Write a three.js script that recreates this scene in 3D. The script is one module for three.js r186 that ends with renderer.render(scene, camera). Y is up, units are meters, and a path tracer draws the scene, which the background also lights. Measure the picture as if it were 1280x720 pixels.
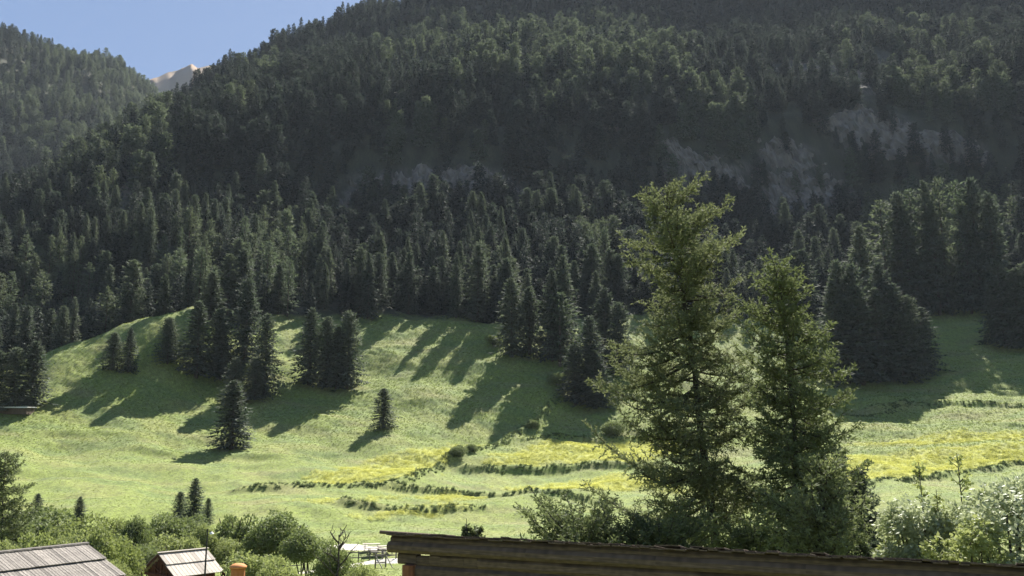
import * as THREE from 'three';
import { createNoise2D, createNoise3D } from 'simplex-noise';

// ---------------------------------------------------------------- camera, sky, sun, exposure
const scene = new THREE.Scene();
const EYE = 12.3, FOCAL = 1108, PITCH = Math.atan(200 / FOCAL);      // eye above the picnic meadow; focal length in photo pixels
const camera = new THREE.PerspectiveCamera(2 * Math.atan(360 / FOCAL) * 180 / Math.PI, 16 / 9, 0.1, 8000);
camera.position.set(0, EYE, 0);
camera.rotation.x = PITCH;
const renderer = new THREE.WebGLRenderer({ antialias: true });
renderer.toneMapping = THREE.LinearToneMapping;
renderer.toneMappingExposure = 3.2;
renderer.shadowMap.enabled = true;
renderer.setSize(1024, 576);

const SUN_AZ = 19 * Math.PI / 180, SUN_EL = 45 * Math.PI / 180;
const sunDir = new THREE.Vector3(Math.sin(SUN_AZ) * Math.cos(SUN_EL), Math.sin(SUN_EL), -Math.cos(SUN_AZ) * Math.cos(SUN_EL));
const sun = new THREE.DirectionalLight(new THREE.Color().setRGB(1, 0.955, 0.87), 5);
sun.name = 'sun';
sun.position.copy(sunDir).multiplyScalar(900);
sun.castShadow = true;
sun.shadow.mapSize.set(4096, 4096);
Object.assign(sun.shadow.camera, { left: -700, right: 700, top: 700, bottom: -700, near: 10, far: 2500 });
scene.add(sun, sun.target);
{
  const W = 512, Hh = 256, d = new Float32Array(W * Hh * 4);
  for (let j = 0; j < Hh; j++) for (let i = 0; i < W; i++) {
    const el = ((j + 0.5) / Hh - 0.5) * Math.PI, az = ((i + 0.5) / W - 0.5) * 2 * Math.PI;
    const v = [Math.cos(az) * Math.cos(el), Math.sin(el), Math.sin(az) * Math.cos(el)];
    const c = Math.max(0, v[0] * sunDir.x + v[1] * sunDir.y + v[2] * sunDir.z);
    const t = Math.pow(Math.max(0, Math.sin(el)), 0.55), glow = 0.07 * Math.pow(c, 6);
    const lo = [0.098, 0.150, 0.252], hi = [0.034, 0.068, 0.150], k = (j * W + i) * 4;
    for (let n = 0; n < 3; n++) d[k + n] = lo[n] + (hi[n] - lo[n]) * t + glow * [1, 0.98, 0.92][n];
    d[k + 3] = 1;
  }
  const sky = new THREE.DataTexture(d, W, Hh, THREE.RGBAFormat, THREE.FloatType);
  sky.mapping = THREE.EquirectangularReflectionMapping;
  sky.magFilter = sky.minFilter = THREE.LinearFilter;
  sky.needsUpdate = true;
  scene.background = sky;
  scene.environment = sky;
}
scene.fog = new THREE.FogExp2(new THREE.Color().setRGB(0.80, 0.90, 1.0), 0.000062);

// ---------------------------------------------------------------- helpers
const clamp = (x, a, b) => Math.min(b, Math.max(a, x)), lerp = (a, b, t) => a + (b - a) * t;
const smooth = (a, b, x) => { const t = clamp((x - a) / (b - a), 0, 1); return t * t * (3 - 2 * t); };
const rng = (s) => () => { s = (s + 0x6d2b79f5) | 0; let t = Math.imul(s ^ (s >>> 15), 1 | s); t = (t + Math.imul(t ^ (t >>> 7), 61 | t)) ^ t; return ((t ^ (t >>> 14)) >>> 0) / 4294967296; };
const n2 = createNoise2D(rng(11)), n2b = createNoise2D(rng(23)), n3 = createNoise3D(rng(37));
const V = (x, y, z) => new THREE.Vector3(x, y, z);
const cosP = Math.cos(PITCH), sinP = Math.sin(PITCH);
// the direction of a photo pixel, as [x, y, z]; where it points round the horizon and how steeply
function ray(px, py) { const cx = (px - 640) / FOCAL, cy = (360 - py) / FOCAL; return [cx, cy * cosP + sinP, -cosP + cy * sinP]; }
function polar(px, py) { const [x, y, z] = ray(px, py); return { az: Math.atan2(x, -z), tan: y / Math.hypot(x, z) }; }
function toPixel(x, y, z) { const dy = y - EYE, w = -(z * cosP - dy * sinP), u = dy * cosP + z * sinP; return [640 + FOCAL * x / w, 360 - FOCAL * u / w, w]; }
const at = (px, py, dist) => { const [x, y, z] = ray(px, py), k = dist / Math.hypot(x, z); return V(x * k, EYE + y * k, z * k); };
const atHeight = (px, py, h) => { const [x, y, z] = ray(px, py), k = (h - EYE) / y; return V(x * k, h, z * k); };

const taken = new Map();
function numbered(name) { const n = taken.get(name) ?? 0; taken.set(name, n + 1); return n ? name + '_' + String(n).padStart(3, '0') : name; }
function shade(o) { o.traverse((m) => { if (m.isMesh) { m.castShadow = true; m.receiveShadow = true; } }); return o; }
function tag(o, label, category, group, kind) {
  if (label) o.userData.label = label;
  if (category) o.userData.category = category;
  if (group) o.userData.group = group;
  if (kind) o.userData.kind = kind;
  return o;
}
function thing(name, label, category, pos, group) { const g = new THREE.Group(); g.name = numbered(name); if (pos) g.position.copy(pos); scene.add(g); return tag(g, label, category, group); }
function part(name, geo, mat, parent) { const m = new THREE.Mesh(geo, mat); m.name = parent === scene ? numbered(name) : name; m.castShadow = m.receiveShadow = true; parent.add(m); return m; }
const mat = (r, g, b, rough = 0.9, extra = {}) => new THREE.MeshPhysicalMaterial({ color: new THREE.Color().setRGB(r, g, b), roughness: rough, side: THREE.DoubleSide, specularIntensity: 0.5, ...extra });
const leafMat = (r, g, b, tr = 0.35, rough = 0.9, spec = 0.3) => mat(r, g, b, rough, { transmission: tr, thickness: 0, specularIntensity: spec });

class Buf {                                     // triangles and quads, joined into one geometry
  constructor() { this.p = []; this.uv = null; }
  tri(a, b, c) { this.p.push(a[0], a[1], a[2], b[0], b[1], b[2], c[0], c[1], c[2]); }
  quad(a, b, c, d) { this.tri(a, b, c); this.tri(a, c, d); }
  // a leaf-shaped face from o along unit d for length l, w wide across unit s
  leaf(o, d, s, l, w, bend = 0) {
    const m = 0.45 * l, mx = o[0] + d[0] * m, my = o[1] + d[1] * m + bend, mz = o[2] + d[2] * m, t = [o[0] + d[0] * l, o[1] + d[1] * l, o[2] + d[2] * l];
    this.quad(o, [mx - s[0] * w / 2, my - s[1] * w / 2, mz - s[2] * w / 2], t, [mx + s[0] * w / 2, my + s[1] * w / 2, mz + s[2] * w / 2]);
  }
  tube(pts, r0, r1, n = 5) {                    // tapered tube through points
    let prev = null;
    for (let i = 0; i < pts.length; i++) {
      const a = pts[Math.max(0, i - 1)], b = pts[Math.min(pts.length - 1, i + 1)], d = norm([b[0] - a[0], b[1] - a[1], b[2] - a[2]]);
      const s = norm(cross(d, Math.abs(d[1]) > 0.9 ? [1, 0, 0] : [0, 1, 0])), u = cross(s, d), r = lerp(r0, r1, i / (pts.length - 1)), ring = [];
      for (let k = 0; k < n; k++) { const c = Math.cos(k / n * 6.2832) * r, q = Math.sin(k / n * 6.2832) * r; ring.push([pts[i][0] + s[0] * c + u[0] * q, pts[i][1] + s[1] * c + u[1] * q, pts[i][2] + s[2] * c + u[2] * q]); }
      if (prev) for (let k = 0; k < n; k++) this.quad(prev[k], prev[(k + 1) % n], ring[(k + 1) % n], ring[k]);
      prev = ring;
    }
  }
  geo() { const g = new THREE.BufferGeometry(); g.setAttribute('position', new THREE.BufferAttribute(new Float32Array(this.p), 3)); g.computeVertexNormals(); this.p = null; return g; }
}
const norm = (a) => { const l = Math.hypot(a[0], a[1], a[2]) || 1; return [a[0] / l, a[1] / l, a[2] / l]; };
const cross = (a, b) => [a[1] * b[2] - a[2] * b[1], a[2] * b[0] - a[0] * b[2], a[0] * b[1] - a[1] * b[0]];
const ball = (r) => { const z = r() * 2 - 1, a = r() * 6.2832, q = Math.sqrt(1 - z * z); return [q * Math.cos(a), z, q * Math.sin(a)]; };

// ---------------------------------------------------------------- terrain: lines of the land, each a row of [photo x, photo y, metres from the eye]
const flat = (r, h) => [{ az: -1, r, h }, { az: 1, r, h }];
const line = (pts) => pts.map(([px, py, r]) => { const p = polar(px, py); return { az: p.az, r, h: EYE + p.tan * r }; });
const DIP = line([[-200, 506, 258], [0, 470, 262], [100, 446, 260], [200, 412, 264], [240, 400, 268], [300, 390, 276], [430, 390, 286], [560, 380, 288], [640, 388, 282], [850, 386, 306], [1000, 386, 345], [1280, 380, 358], [1500, 380, 358]]);
const LINES = [
  flat(0, 5.6), flat(15, 5.2), flat(40, 2.6), flat(72, 0.7),
  line([[-200, 690, 105], [640, 690, 105], [1500, 690, 105]]),
  line([[-200, 640, 134], [640, 642, 134], [1500, 640, 138]]),
  line([[-200, 600, 163], [300, 602, 163], [640, 600, 166], [1500, 600, 176]]),
  line([[-200, 570, 186], [0, 565, 188], [300, 562, 188], [480, 572, 182], [640, 556, 194], [800, 552, 200], [1000, 542, 216], [1280, 536, 226], [1500, 536, 228]]),
  line([[-200, 525, 212], [0, 500, 219], [150, 490, 217], [300, 500, 220], [430, 494, 224], [560, 490, 222], [640, 488, 222], [800, 490, 232], [1000, 486, 264], [1280, 480, 276], [1500, 480, 278]]),
  line([[-200, 500, 238], [0, 458, 244], [100, 428, 243], [200, 392, 248], [240, 380, 252], [300, 396, 262], [430, 406, 270], [560, 394, 272], [640, 406, 263], [720, 402, 266], [850, 400, 290], [1000, 400, 328], [1170, 394, 342], [1280, 392, 342], [1500, 392, 342]]),
  DIP,
  line([[-200, 430, 300], [0, 385, 305], [240, 325, 322], [640, 325, 335], [1000, 318, 400], [1280, 312, 412], [1500, 312, 412]]),
  line([[-200, 370, 355], [0, 325, 362], [200, 268, 384], [430, 264, 400], [640, 258, 402], [1000, 270, 455], [1280, 256, 475], [1500, 256, 475]]),
  line([[-200, 345, 390], [0, 296, 394], [100, 240, 410], [200, 192, 424], [430, 165, 440], [640, 150, 444], [1000, 152, 496], [1280, 132, 520], [1500, 132, 520]]),
  line([[-200, 340, 440], [0, 284, 455], [100, 220, 505], [200, 158, 570], [300, 110, 625], [430, 70, 670], [640, 32, 715], [1000, 34, 725], [1280, 34, 730], [1500, 34, 730]]),
  line([[-200, 340, 470], [0, 286, 500], [60, 242, 525], [100, 212, 560], [150, 180, 610], [205, 156, 665], [240, 128, 690], [300, 96, 735], [350, 74, 760], [430, 42, 800], [480, 22, 820], [640, -24, 845], [1000, -26, 850], [1280, -26, 850], [1500, -26, 850]]),
];
const LR = LINES[LINES.length - 1];
const FAR = line([[-200, 232, 780], [0, 222, 790], [100, 205, 820], [200, 200, 880], [300, 200, 960], [640, 150, 1010], [1500, 150, 1010]]);
const FAR2 = line([[-200, 130, 930], [0, 128, 950], [100, 140, 980], [200, 158, 1080], [300, 200, 1150], [640, 150, 1180], [1500, 150, 1180]]);
const FAR3 = line([[-200, 22, 1080], [0, 46, 1120], [60, 62, 1150], [100, 86, 1190], [150, 108, 1270], [185, 128, 1340], [205, 146, 1370], [232, 180, 1370], [300, 200, 1370], [640, 170, 1370], [1500, 170, 1370]]);
LINES.push(LR.map((p) => ({ az: p.az, r: p.r + 70, h: p.h - 32 })), FAR, FAR2, FAR3, FAR3.map((p) => ({ az: p.az, r: p.r + 250, h: p.h - 90 })), flat(2600, 260));
function alongLine(l, az) {
  if (az <= l[0].az) return l[0];
  for (let i = 1; i < l.length; i++) if (az <= l[i].az) { const t = (az - l[i - 1].az) / (l[i].az - l[i - 1].az), s = t * t * (3 - 2 * t) * 0.5 + t * 0.5; return { r: lerp(l[i - 1].r, l[i].r, s), h: lerp(l[i - 1].h, l[i].h, s) }; }
  return l[l.length - 1];
}
const AZ0 = -1.05, AZ1 = 1.05, NA = 420, RSTEP = 2, NR = 1301, TABLE = new Float32Array((NA + 1) * NR), FOOT = new Float32Array(NA + 1);
for (let i = 0; i <= NA; i++) {
  const az = lerp(AZ0, AZ1, i / NA), k = LINES.map((l) => alongLine(l, az));
  FOOT[i] = k[9].r;
  const d = k.slice(1).map((p, j) => (p.h - k[j].h) / (p.r - k[j].r)), m = k.map((p, j) => {            // monotone cubic through the lines
    if (j === 0 || j === k.length - 1) return d[Math.min(j, d.length - 1)];
    return d[j - 1] * d[j] <= 0 ? 0 : 2 * d[j - 1] * d[j] / (d[j - 1] + d[j]);
  });
  for (let j = 0, s = 0; j < NR; j++) {
    const r = j * RSTEP;
    while (s < k.length - 2 && r > k[s + 1].r) s++;
    const w = k[s + 1].r - k[s].r, t = clamp((r - k[s].r) / w, 0, 1), t2 = t * t, t3 = t2 * t;
    TABLE[i * NR + j] = (2 * t3 - 3 * t2 + 1) * k[s].h + (t3 - 2 * t2 + t) * w * m[s] + (3 * t2 - 2 * t3) * k[s + 1].h + (t3 - t2) * w * m[s + 1];
  }
}
const azIndex = (az) => clamp((az - AZ0) / (AZ1 - AZ0) * NA, 0, NA - 0.001);
const lookup1 = (T, az) => { const a = azIndex(az), i = Math.floor(a); return lerp(T[i], T[i + 1], a - i); };
function baseHeight(az, r) {
  const a = azIndex(az), i = Math.floor(a), b = clamp(r / RSTEP, 0, NR - 1.001), j = Math.floor(b), u = a - i, v = b - j;
  const h = lerp(lerp(TABLE[i * NR + j], TABLE[i * NR + j + 1], v), lerp(TABLE[(i + 1) * NR + j], TABLE[(i + 1) * NR + j + 1], v), u);
  const out = smooth(0.9, 1.5, Math.abs(az));                                  // beside and behind the eye the valley floor goes on
  return lerp(h, 3 + Math.min(r, 1500) * 0.02, out);
}
function castBase(px, py, near = 60) {            // where a photo pixel meets the land
  const p = polar(px, py);
  for (let r = near; r < 2000; r += 0.5) if (EYE + p.tan * r <= baseHeight(p.az, r)) return { x: Math.sin(p.az) * r, z: -Math.cos(p.az) * r, r, az: p.az };
  return { x: Math.sin(p.az) * 600, z: -Math.cos(p.az) * 600, r: 600, az: p.az };
}
const worldLine = (pts) => pts.map(([x, y]) => { const c = castBase(x, y); return [c.x, c.z]; });
const BANKS = [
  [[[300, 616], [330, 617], [400, 615], [480, 613], [515, 604], [560, 576], [588, 566]], 0.9, 1.3],
  [[[583, 585], [640, 586], [740, 588], [800, 588]], 0.9, 1.2],
  [[[428, 634], [470, 637], [530, 640], [600, 640]], 0.8, 1.2],
  [[[500, 612], [560, 613], [640, 619], [700, 624], [760, 628]], 0.7, 1.0],
  [[[1090, 509], [1150, 510], [1220, 508], [1300, 507]], 0.9, 1.1],
  [[[1050, 522], [1110, 516], [1135, 505]], 0.7, 1.2],
  [[[1060, 613], [1130, 604], [1200, 590], [1260, 578], [1310, 574]], 0.7, 1.1],
  [[[655, 549], [700, 546], [780, 548], [840, 546]], 0.8, 1.1],
  [[[1060, 532], [1130, 534], [1200, 532], [1300, 530]], 0.5, 0.8],
  [[[60, 598], [140, 603], [220, 606], [290, 604]], 0.4, 2.2],
  [[[180, 567], [240, 570], [330, 574], [400, 572]], 0.5, 1.6],
  [[[560, 576], [620, 556], [665, 528], [695, 500], [705, 480]], 0.6, 1.5],
  [[[0, 545], [80, 540], [150, 545]], 0.4, 1.5],
].map(([p, h, w]) => ({ p: worldLine(p), h, w }));
const YELLOW = [
  [[318, 616], [400, 592], [470, 573], [540, 558], [600, 552], [612, 556], [590, 566], [556, 582], [512, 603], [470, 612], [390, 613]],
  [[592, 583], [640, 563], [690, 551], [760, 548], [860, 548], [860, 566], [800, 584], [690, 584]],
  [[340, 634], [395, 632], [470, 622], [505, 616], [470, 630], [400, 637]],
  [[500, 618], [560, 613], [620, 620], [560, 627]],
  [[430, 645], [480, 640], [560, 637], [580, 641], [500, 646]],
  [[600, 608], [760, 596], [860, 598], [860, 612], [700, 616]],
  [[1020, 580], [1060, 572], [1150, 566], [1300, 552], [1300, 574], [1200, 588], [1130, 602], [1050, 612], [1040, 596]],
  [[1060, 556], [1160, 546], [1300, 534], [1300, 545], [1160, 558]],
].map(worldLine);
function segDist(p, x, z) { let b = 1e9; for (let i = 1; i < p.length; i++) { const [ax, az] = p[i - 1], dx = p[i][0] - ax, dz = p[i][1] - az, t = clamp(((x - ax) * dx + (z - az) * dz) / (dx * dx + dz * dz), 0, 1), q = (x - ax - dx * t) ** 2 + (z - az - dz * t) ** 2; if (q < b) b = q; } return Math.sqrt(b); }
for (const b of [...BANKS, ...YELLOW.map((p) => (p.poly = true, p))]) { const p = b.p ?? b; b.box = [Math.min(...p.map((q) => q[0])) - 6, Math.max(...p.map((q) => q[0])) + 6, Math.min(...p.map((q) => q[1])) - 6, Math.max(...p.map((q) => q[1])) + 6]; }
const inBox = (b, x, z) => x > b[0] && x < b[1] && z > b[2] && z < b[3];
function inside(p, x, z) { let c = false; for (let i = 0, j = p.length - 1; i < p.length; j = i++) if ((p[i][1] > z) !== (p[j][1] > z) && x < (p[j][0] - p[i][0]) * (z - p[i][1]) / (p[j][1] - p[i][1]) + p[i][0]) c = !c; return c; }
// bare rock on the wooded slope: [photo x, photo y, half width, half height]
const ROCKS = [[545, 232, 130, 26], [470, 250, 60, 20], [660, 250, 40, 18], [1005, 250, 75, 48], [1050, 95, 95, 36], [1085, 165, 70, 30], [985, 195, 45, 20], [518, 86, 30, 12], [880, 215, 70, 24], [1180, 190, 60, 22], [120, 262, 60, 14], [760, 150, 20, 10]];
// sunlit patches of the wood painted in: lighter larch colour here, dark spruce elsewhere: [photo x, photo y of the tops, half width, half height, share]
const LIT_PATCHES = [[515, 145, 45, 34, 1], [845, 160, 40, 40, 1], [900, 125, 50, 50, 0.9], [345, 285, 55, 48, 0.9], [1020, 190, 55, 36, 1], [720, 55, 190, 62, 0.62], [560, 40, 120, 40, 0.5], [1190, 95, 110, 36, 0.8], [1140, 40, 120, 40, 0.45], [60, 330, 80, 60, 0.7], [225, 290, 60, 36, 0.8], [280, 345, 50, 40, 0.6], [750, 268, 34, 30, 0.9], [1180, 245, 110, 50, 0.8], [460, 190, 22, 26, 0.8], [615, 160, 26, 20, 0.8], [100, 110, 130, 110, 0.62], [150, 190, 60, 40, 0.45], [310, 75, 70, 40, 0.4], [620, 310, 40, 26, 0.5], [130, 370, 90, 40, 0.45]];
const zone = (px) => (px < 250 ? 'above the meadow spur' : px < 470 ? 'above the shaded hollow' : px < 730 ? 'above the mown strip' : px < 1010 ? 'behind the two foreground larches' : 'behind the dense meadow clump');
const litPatchShare = (px, py) => { let k = 0; for (const [x, y, a, b, v] of LIT_PATCHES) k = Math.max(k, v * (1 - smooth(0.6, 1.2, Math.hypot((px - x) / a, (py - y) / b)))); return k; };
function rockiness(px, py) { let k = 0; for (const [x, y, a, b] of ROCKS) { const d = Math.hypot((px - x) / a, (py - y) / b); k = Math.max(k, 1 - smooth(0.55, 1.15, d)); } return k; }
const bankAt = (x, z) => { let s = 0, h = 0; for (const b of BANKS) if (inBox(b.box, x, z)) { const d = segDist(b.p, x + 0.5 * n2(x / 7, z / 7), z + 0.5 * n2b(x / 7, z / 7)), k = Math.exp(-((d / b.w) ** 2)); s = Math.max(s, k * smooth(0.3, 0.8, b.h)); h += b.h * k; } return { s, h }; };
function height(x, z) {
  const r = Math.hypot(x, z), az = Math.atan2(x, -z);
  let h = baseHeight(az, r);
  const foot = lookup1(FOOT, az), wood = smooth(foot - 6, foot + 25, r), open = (1 - wood) * smooth(50, 100, r);
  if (open > 0) {
    const b = bankAt(x, z), steep = smooth(175, 215, r);
    h += open * (0.9 * n2(x / 30, z / 26) + 0.3 * n2b(x / 9, z / 8) + (0.02 + 0.10 * steep) * n2(x / 2.6, z / 2.2) + (0.005 + 0.035 * steep) * n2b(x / 1.1, z / 1.0) + b.h);
    if (steep > 0) { const q = (h + 0.8 * n2(x / 14, z / 14)) / 1.1, f = q - Math.floor(q); h += open * steep * 0.28 * (smooth(0.5, 1, f) - f) * (0.6 + 0.4 * n2b(x / 20, z / 20)); }   // cattle steps
  }
  if (wood > 0) {
    const far = smooth(830, 1000, r);
    h += wood * (6 * n2(x / 85, z / 110) + 3 * n2b(x / 34, z / 40) + 1.0 * n2(x / 12, z / 12) + far * 16 * n2b(x / 150, z / 150));
    const [px, py] = toPixel(x, h, z), k = r < 860 ? rockiness(px, py) : 0;
    if (k > 0) h += k * (3.2 * Math.abs(n2(x / 13, h / 13)) + 2.0 * Math.abs(n2b(x / 5.5, z / 7)) + 1.2 * n2(x / 2.4, z / 3) - 1.5);
  }
  return h;
}
function cast(px, py, near = 60) {
  const p = polar(px, py);
  for (let r = near; r < 1500; r += 0.4) { const x = Math.sin(p.az) * r, z = -Math.cos(p.az) * r; if (EYE + p.tan * r <= height(x, z)) return V(x, height(x, z), z); }
  const c = castBase(px, py, near); return V(c.x, height(c.x, c.z), c.z);
}
// what the meadow is made of: fresh grass, paler hay, coarse herbs on the banks, yellow flowers (linear colours)
function yellowAt(x, z) {
  const wx = x + 2.2 * n2(x / 9, z / 7) + 0.8 * n2b(x / 3, z / 2.5), wz = z + 2.0 * n2b(x / 11, z / 6);
  for (const p of YELLOW) if (inBox(p.box, wx, wz) && inside(p, wx, wz)) return clamp((0.85 + 0.5 * n2(x / 4, z / 2) + 0.35 * n2b(x / 14, z / 7)) * (0.25 + 0.75 * smooth(0, 4, segDist([...p, p[0]], wx, wz))), 0.05, 1);
  return 0;
}
function meadowColor(x, z) {
  const c = [0.176, 0.220, 0.043], mix = (q, t) => { for (let i = 0; i < 3; i++) c[i] = lerp(c[i], q[i], t); };
  mix([0.205, 0.230, 0.058], smooth(-0.2, 0.7, n2(x / 26, z / 12)));
  mix([0.135, 0.19, 0.05], 0.7 * smooth(0.0, 0.8, n2b(x / 17, z / 8)));
  mix([0.20, 0.19, 0.075], 0.55 * smooth(0.35, 0.9, n2(x / 21 + 9, z / 9)));
  mix([0.135, 0.165, 0.05], 0.3 * smooth(0.1, 0.6, n2(x / 5, z / 1.7)));
  mix([0.17, 0.16, 0.08], 0.22 * smooth(0.3, 0.8, n2b(x / 2.4, z / 1.2)));
  const y = yellowAt(x, z);
  if (y) mix([0.45, 0.455, 0.125], 0.9 * y);
  return c;
}
{
  const azs = [], rs = [0.5];
  for (let a = -0.62; a <= 0.6201; a += 0.00225) azs.push(a);
  for (let k = 1; k < 96; k++) azs.push(0.62 + (2 * Math.PI - 1.24) * k / 96);
  const step = (r) => (r < 90 ? 2 : r < 300 ? 0.7 : r < 560 ? 1.6 : r < 860 ? 3.6 : r < 1450 ? 9 : 70);
  while (rs[rs.length - 1] < 2500) rs.push(rs[rs.length - 1] + step(rs[rs.length - 1]));
  const na = azs.length, nr = rs.length, pos = new Float32Array(na * nr * 3), col = new Float32Array(na * nr * 3), uv = new Float32Array(na * nr * 2), idx = new Uint32Array(na * (nr - 1) * 6);
  let q = 0;
  for (let j = 0; j < nr; j++) for (let i = 0; i < na; i++) {
    const k = j * na + i, r = rs[j], x = Math.sin(azs[i]) * r, z = -Math.cos(azs[i]) * r, h = height(x, z);
    pos.set([x, h, z], k * 3); uv.set([x / 6, z / 6], k * 2);
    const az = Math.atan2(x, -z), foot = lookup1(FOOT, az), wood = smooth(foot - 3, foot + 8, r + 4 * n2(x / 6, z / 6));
    let c = wood < 1 ? meadowColor(x, z) : [0, 0, 0];
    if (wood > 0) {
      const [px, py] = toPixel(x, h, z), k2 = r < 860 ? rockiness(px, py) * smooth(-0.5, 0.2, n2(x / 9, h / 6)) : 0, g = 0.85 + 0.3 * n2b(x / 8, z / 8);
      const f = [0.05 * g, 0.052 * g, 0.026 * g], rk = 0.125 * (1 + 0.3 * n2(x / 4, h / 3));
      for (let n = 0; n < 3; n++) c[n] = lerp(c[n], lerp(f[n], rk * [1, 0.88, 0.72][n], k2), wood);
    }
    col.set(c, k * 3);
    if (j < nr - 1) { const b = j * na + (i + 1) % na; idx.set([k, b, k + na, b, b + na, k + na], q); q += 6; }
  }
  const g = new THREE.BufferGeometry();
  g.setAttribute('position', new THREE.BufferAttribute(pos, 3)); g.setAttribute('color', new THREE.BufferAttribute(col, 3)); g.setAttribute('uv', new THREE.BufferAttribute(uv, 2));
  g.setIndex(new THREE.BufferAttribute(idx, 1)); g.computeVertexNormals();
  const S = 512, d = new Uint8Array(S * S * 4), rr = rng(5), tile = (f) => { const lat = Array.from({ length: f * f }, rr); return (u, v) => { const a = u * f, b = v * f, i = Math.floor(a), j = Math.floor(b), s = smooth(0, 1, a - i), t = smooth(0, 1, b - j), L = (x, y) => lat[(y % f) * f + (x % f)]; return lerp(lerp(L(i, j), L(i + 1, j), s), lerp(L(i, j + 1), L(i + 1, j + 1), s), t); }; };
  const oct = [8, 19, 45, 101, 223].map(tile);
  for (let j = 0; j < S; j++) for (let i = 0; i < S; i++) { const v = oct.reduce((s, f, k) => s + f(i / S, j / S) * [0.12, 0.16, 0.22, 0.26, 0.24][k], 0), b = clamp(140 + 160 * (v - 0.3), 100, 240); d.set([b, b, b * 0.96, 255], (j * S + i) * 4); }
  const t = new THREE.DataTexture(d, S, S); t.wrapS = t.wrapT = THREE.RepeatWrapping; t.magFilter = THREE.LinearFilter; t.colorSpace = THREE.SRGBColorSpace; t.needsUpdate = true;
  const m = new THREE.MeshStandardMaterial({ vertexColors: true, map: t, roughness: 1, side: THREE.DoubleSide });
  m.color.setRGB(1.95, 1.95, 1.95);
  tag(part('terrain', g, m, scene), 'valley meadow rising into the wooded mountain slope', 'terrain', null, 'structure');
}
{ // the bare mountain far behind the saddle
  const crest = [[120, 118, 2150], [160, 112, 2150], [195, 97, 2100], [212, 90, 2120], [222, 88, 2150], [228, 85, 2150], [240, 80, 2120], [247, 85, 2120], [262, 82, 2150], [290, 80, 2150], [330, 84, 2150], [380, 90, 2150]];
  const L = line(crest), na = 120, nr = 40, pos = [], idx = [];
  for (let i = 0; i <= na; i++) { const az = lerp(L[0].az, L[L.length - 1].az, i / na), p = alongLine(L, az); for (let j = 0; j <= nr; j++) { const t = j / nr, r = p.r - 800 * (0.75 - t), pk = t < 0.75 ? Math.pow(t / 0.75, 1.2) : 1 - (t - 0.75) * 1.5, x = Math.sin(az) * r, z = -Math.cos(az) * r; pos.push(x, 250 + (p.h - 250) * pk + (t > 0.7 && t < 0.8 ? 3 : 26) * n2(x / 120, z / 120) * Math.min(1, Math.abs(t - 0.75) * 6), z); } }
  for (let i = 0; i < na; i++) for (let j = 0; j < nr; j++) { const a = i * (nr + 1) + j, b = a + nr + 1; idx.push(a, b, a + 1, b, b + 1, a + 1); }
  const g = new THREE.BufferGeometry(); g.setAttribute('position', new THREE.Float32BufferAttribute(pos, 3)); g.setIndex(idx); g.computeVertexNormals();
  tag(part('mountain', g, mat(0.21, 0.15, 0.10, 1), scene), 'bare tan mountain crest far behind the wooded saddle', 'mountain', null, 'structure');
}
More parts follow.
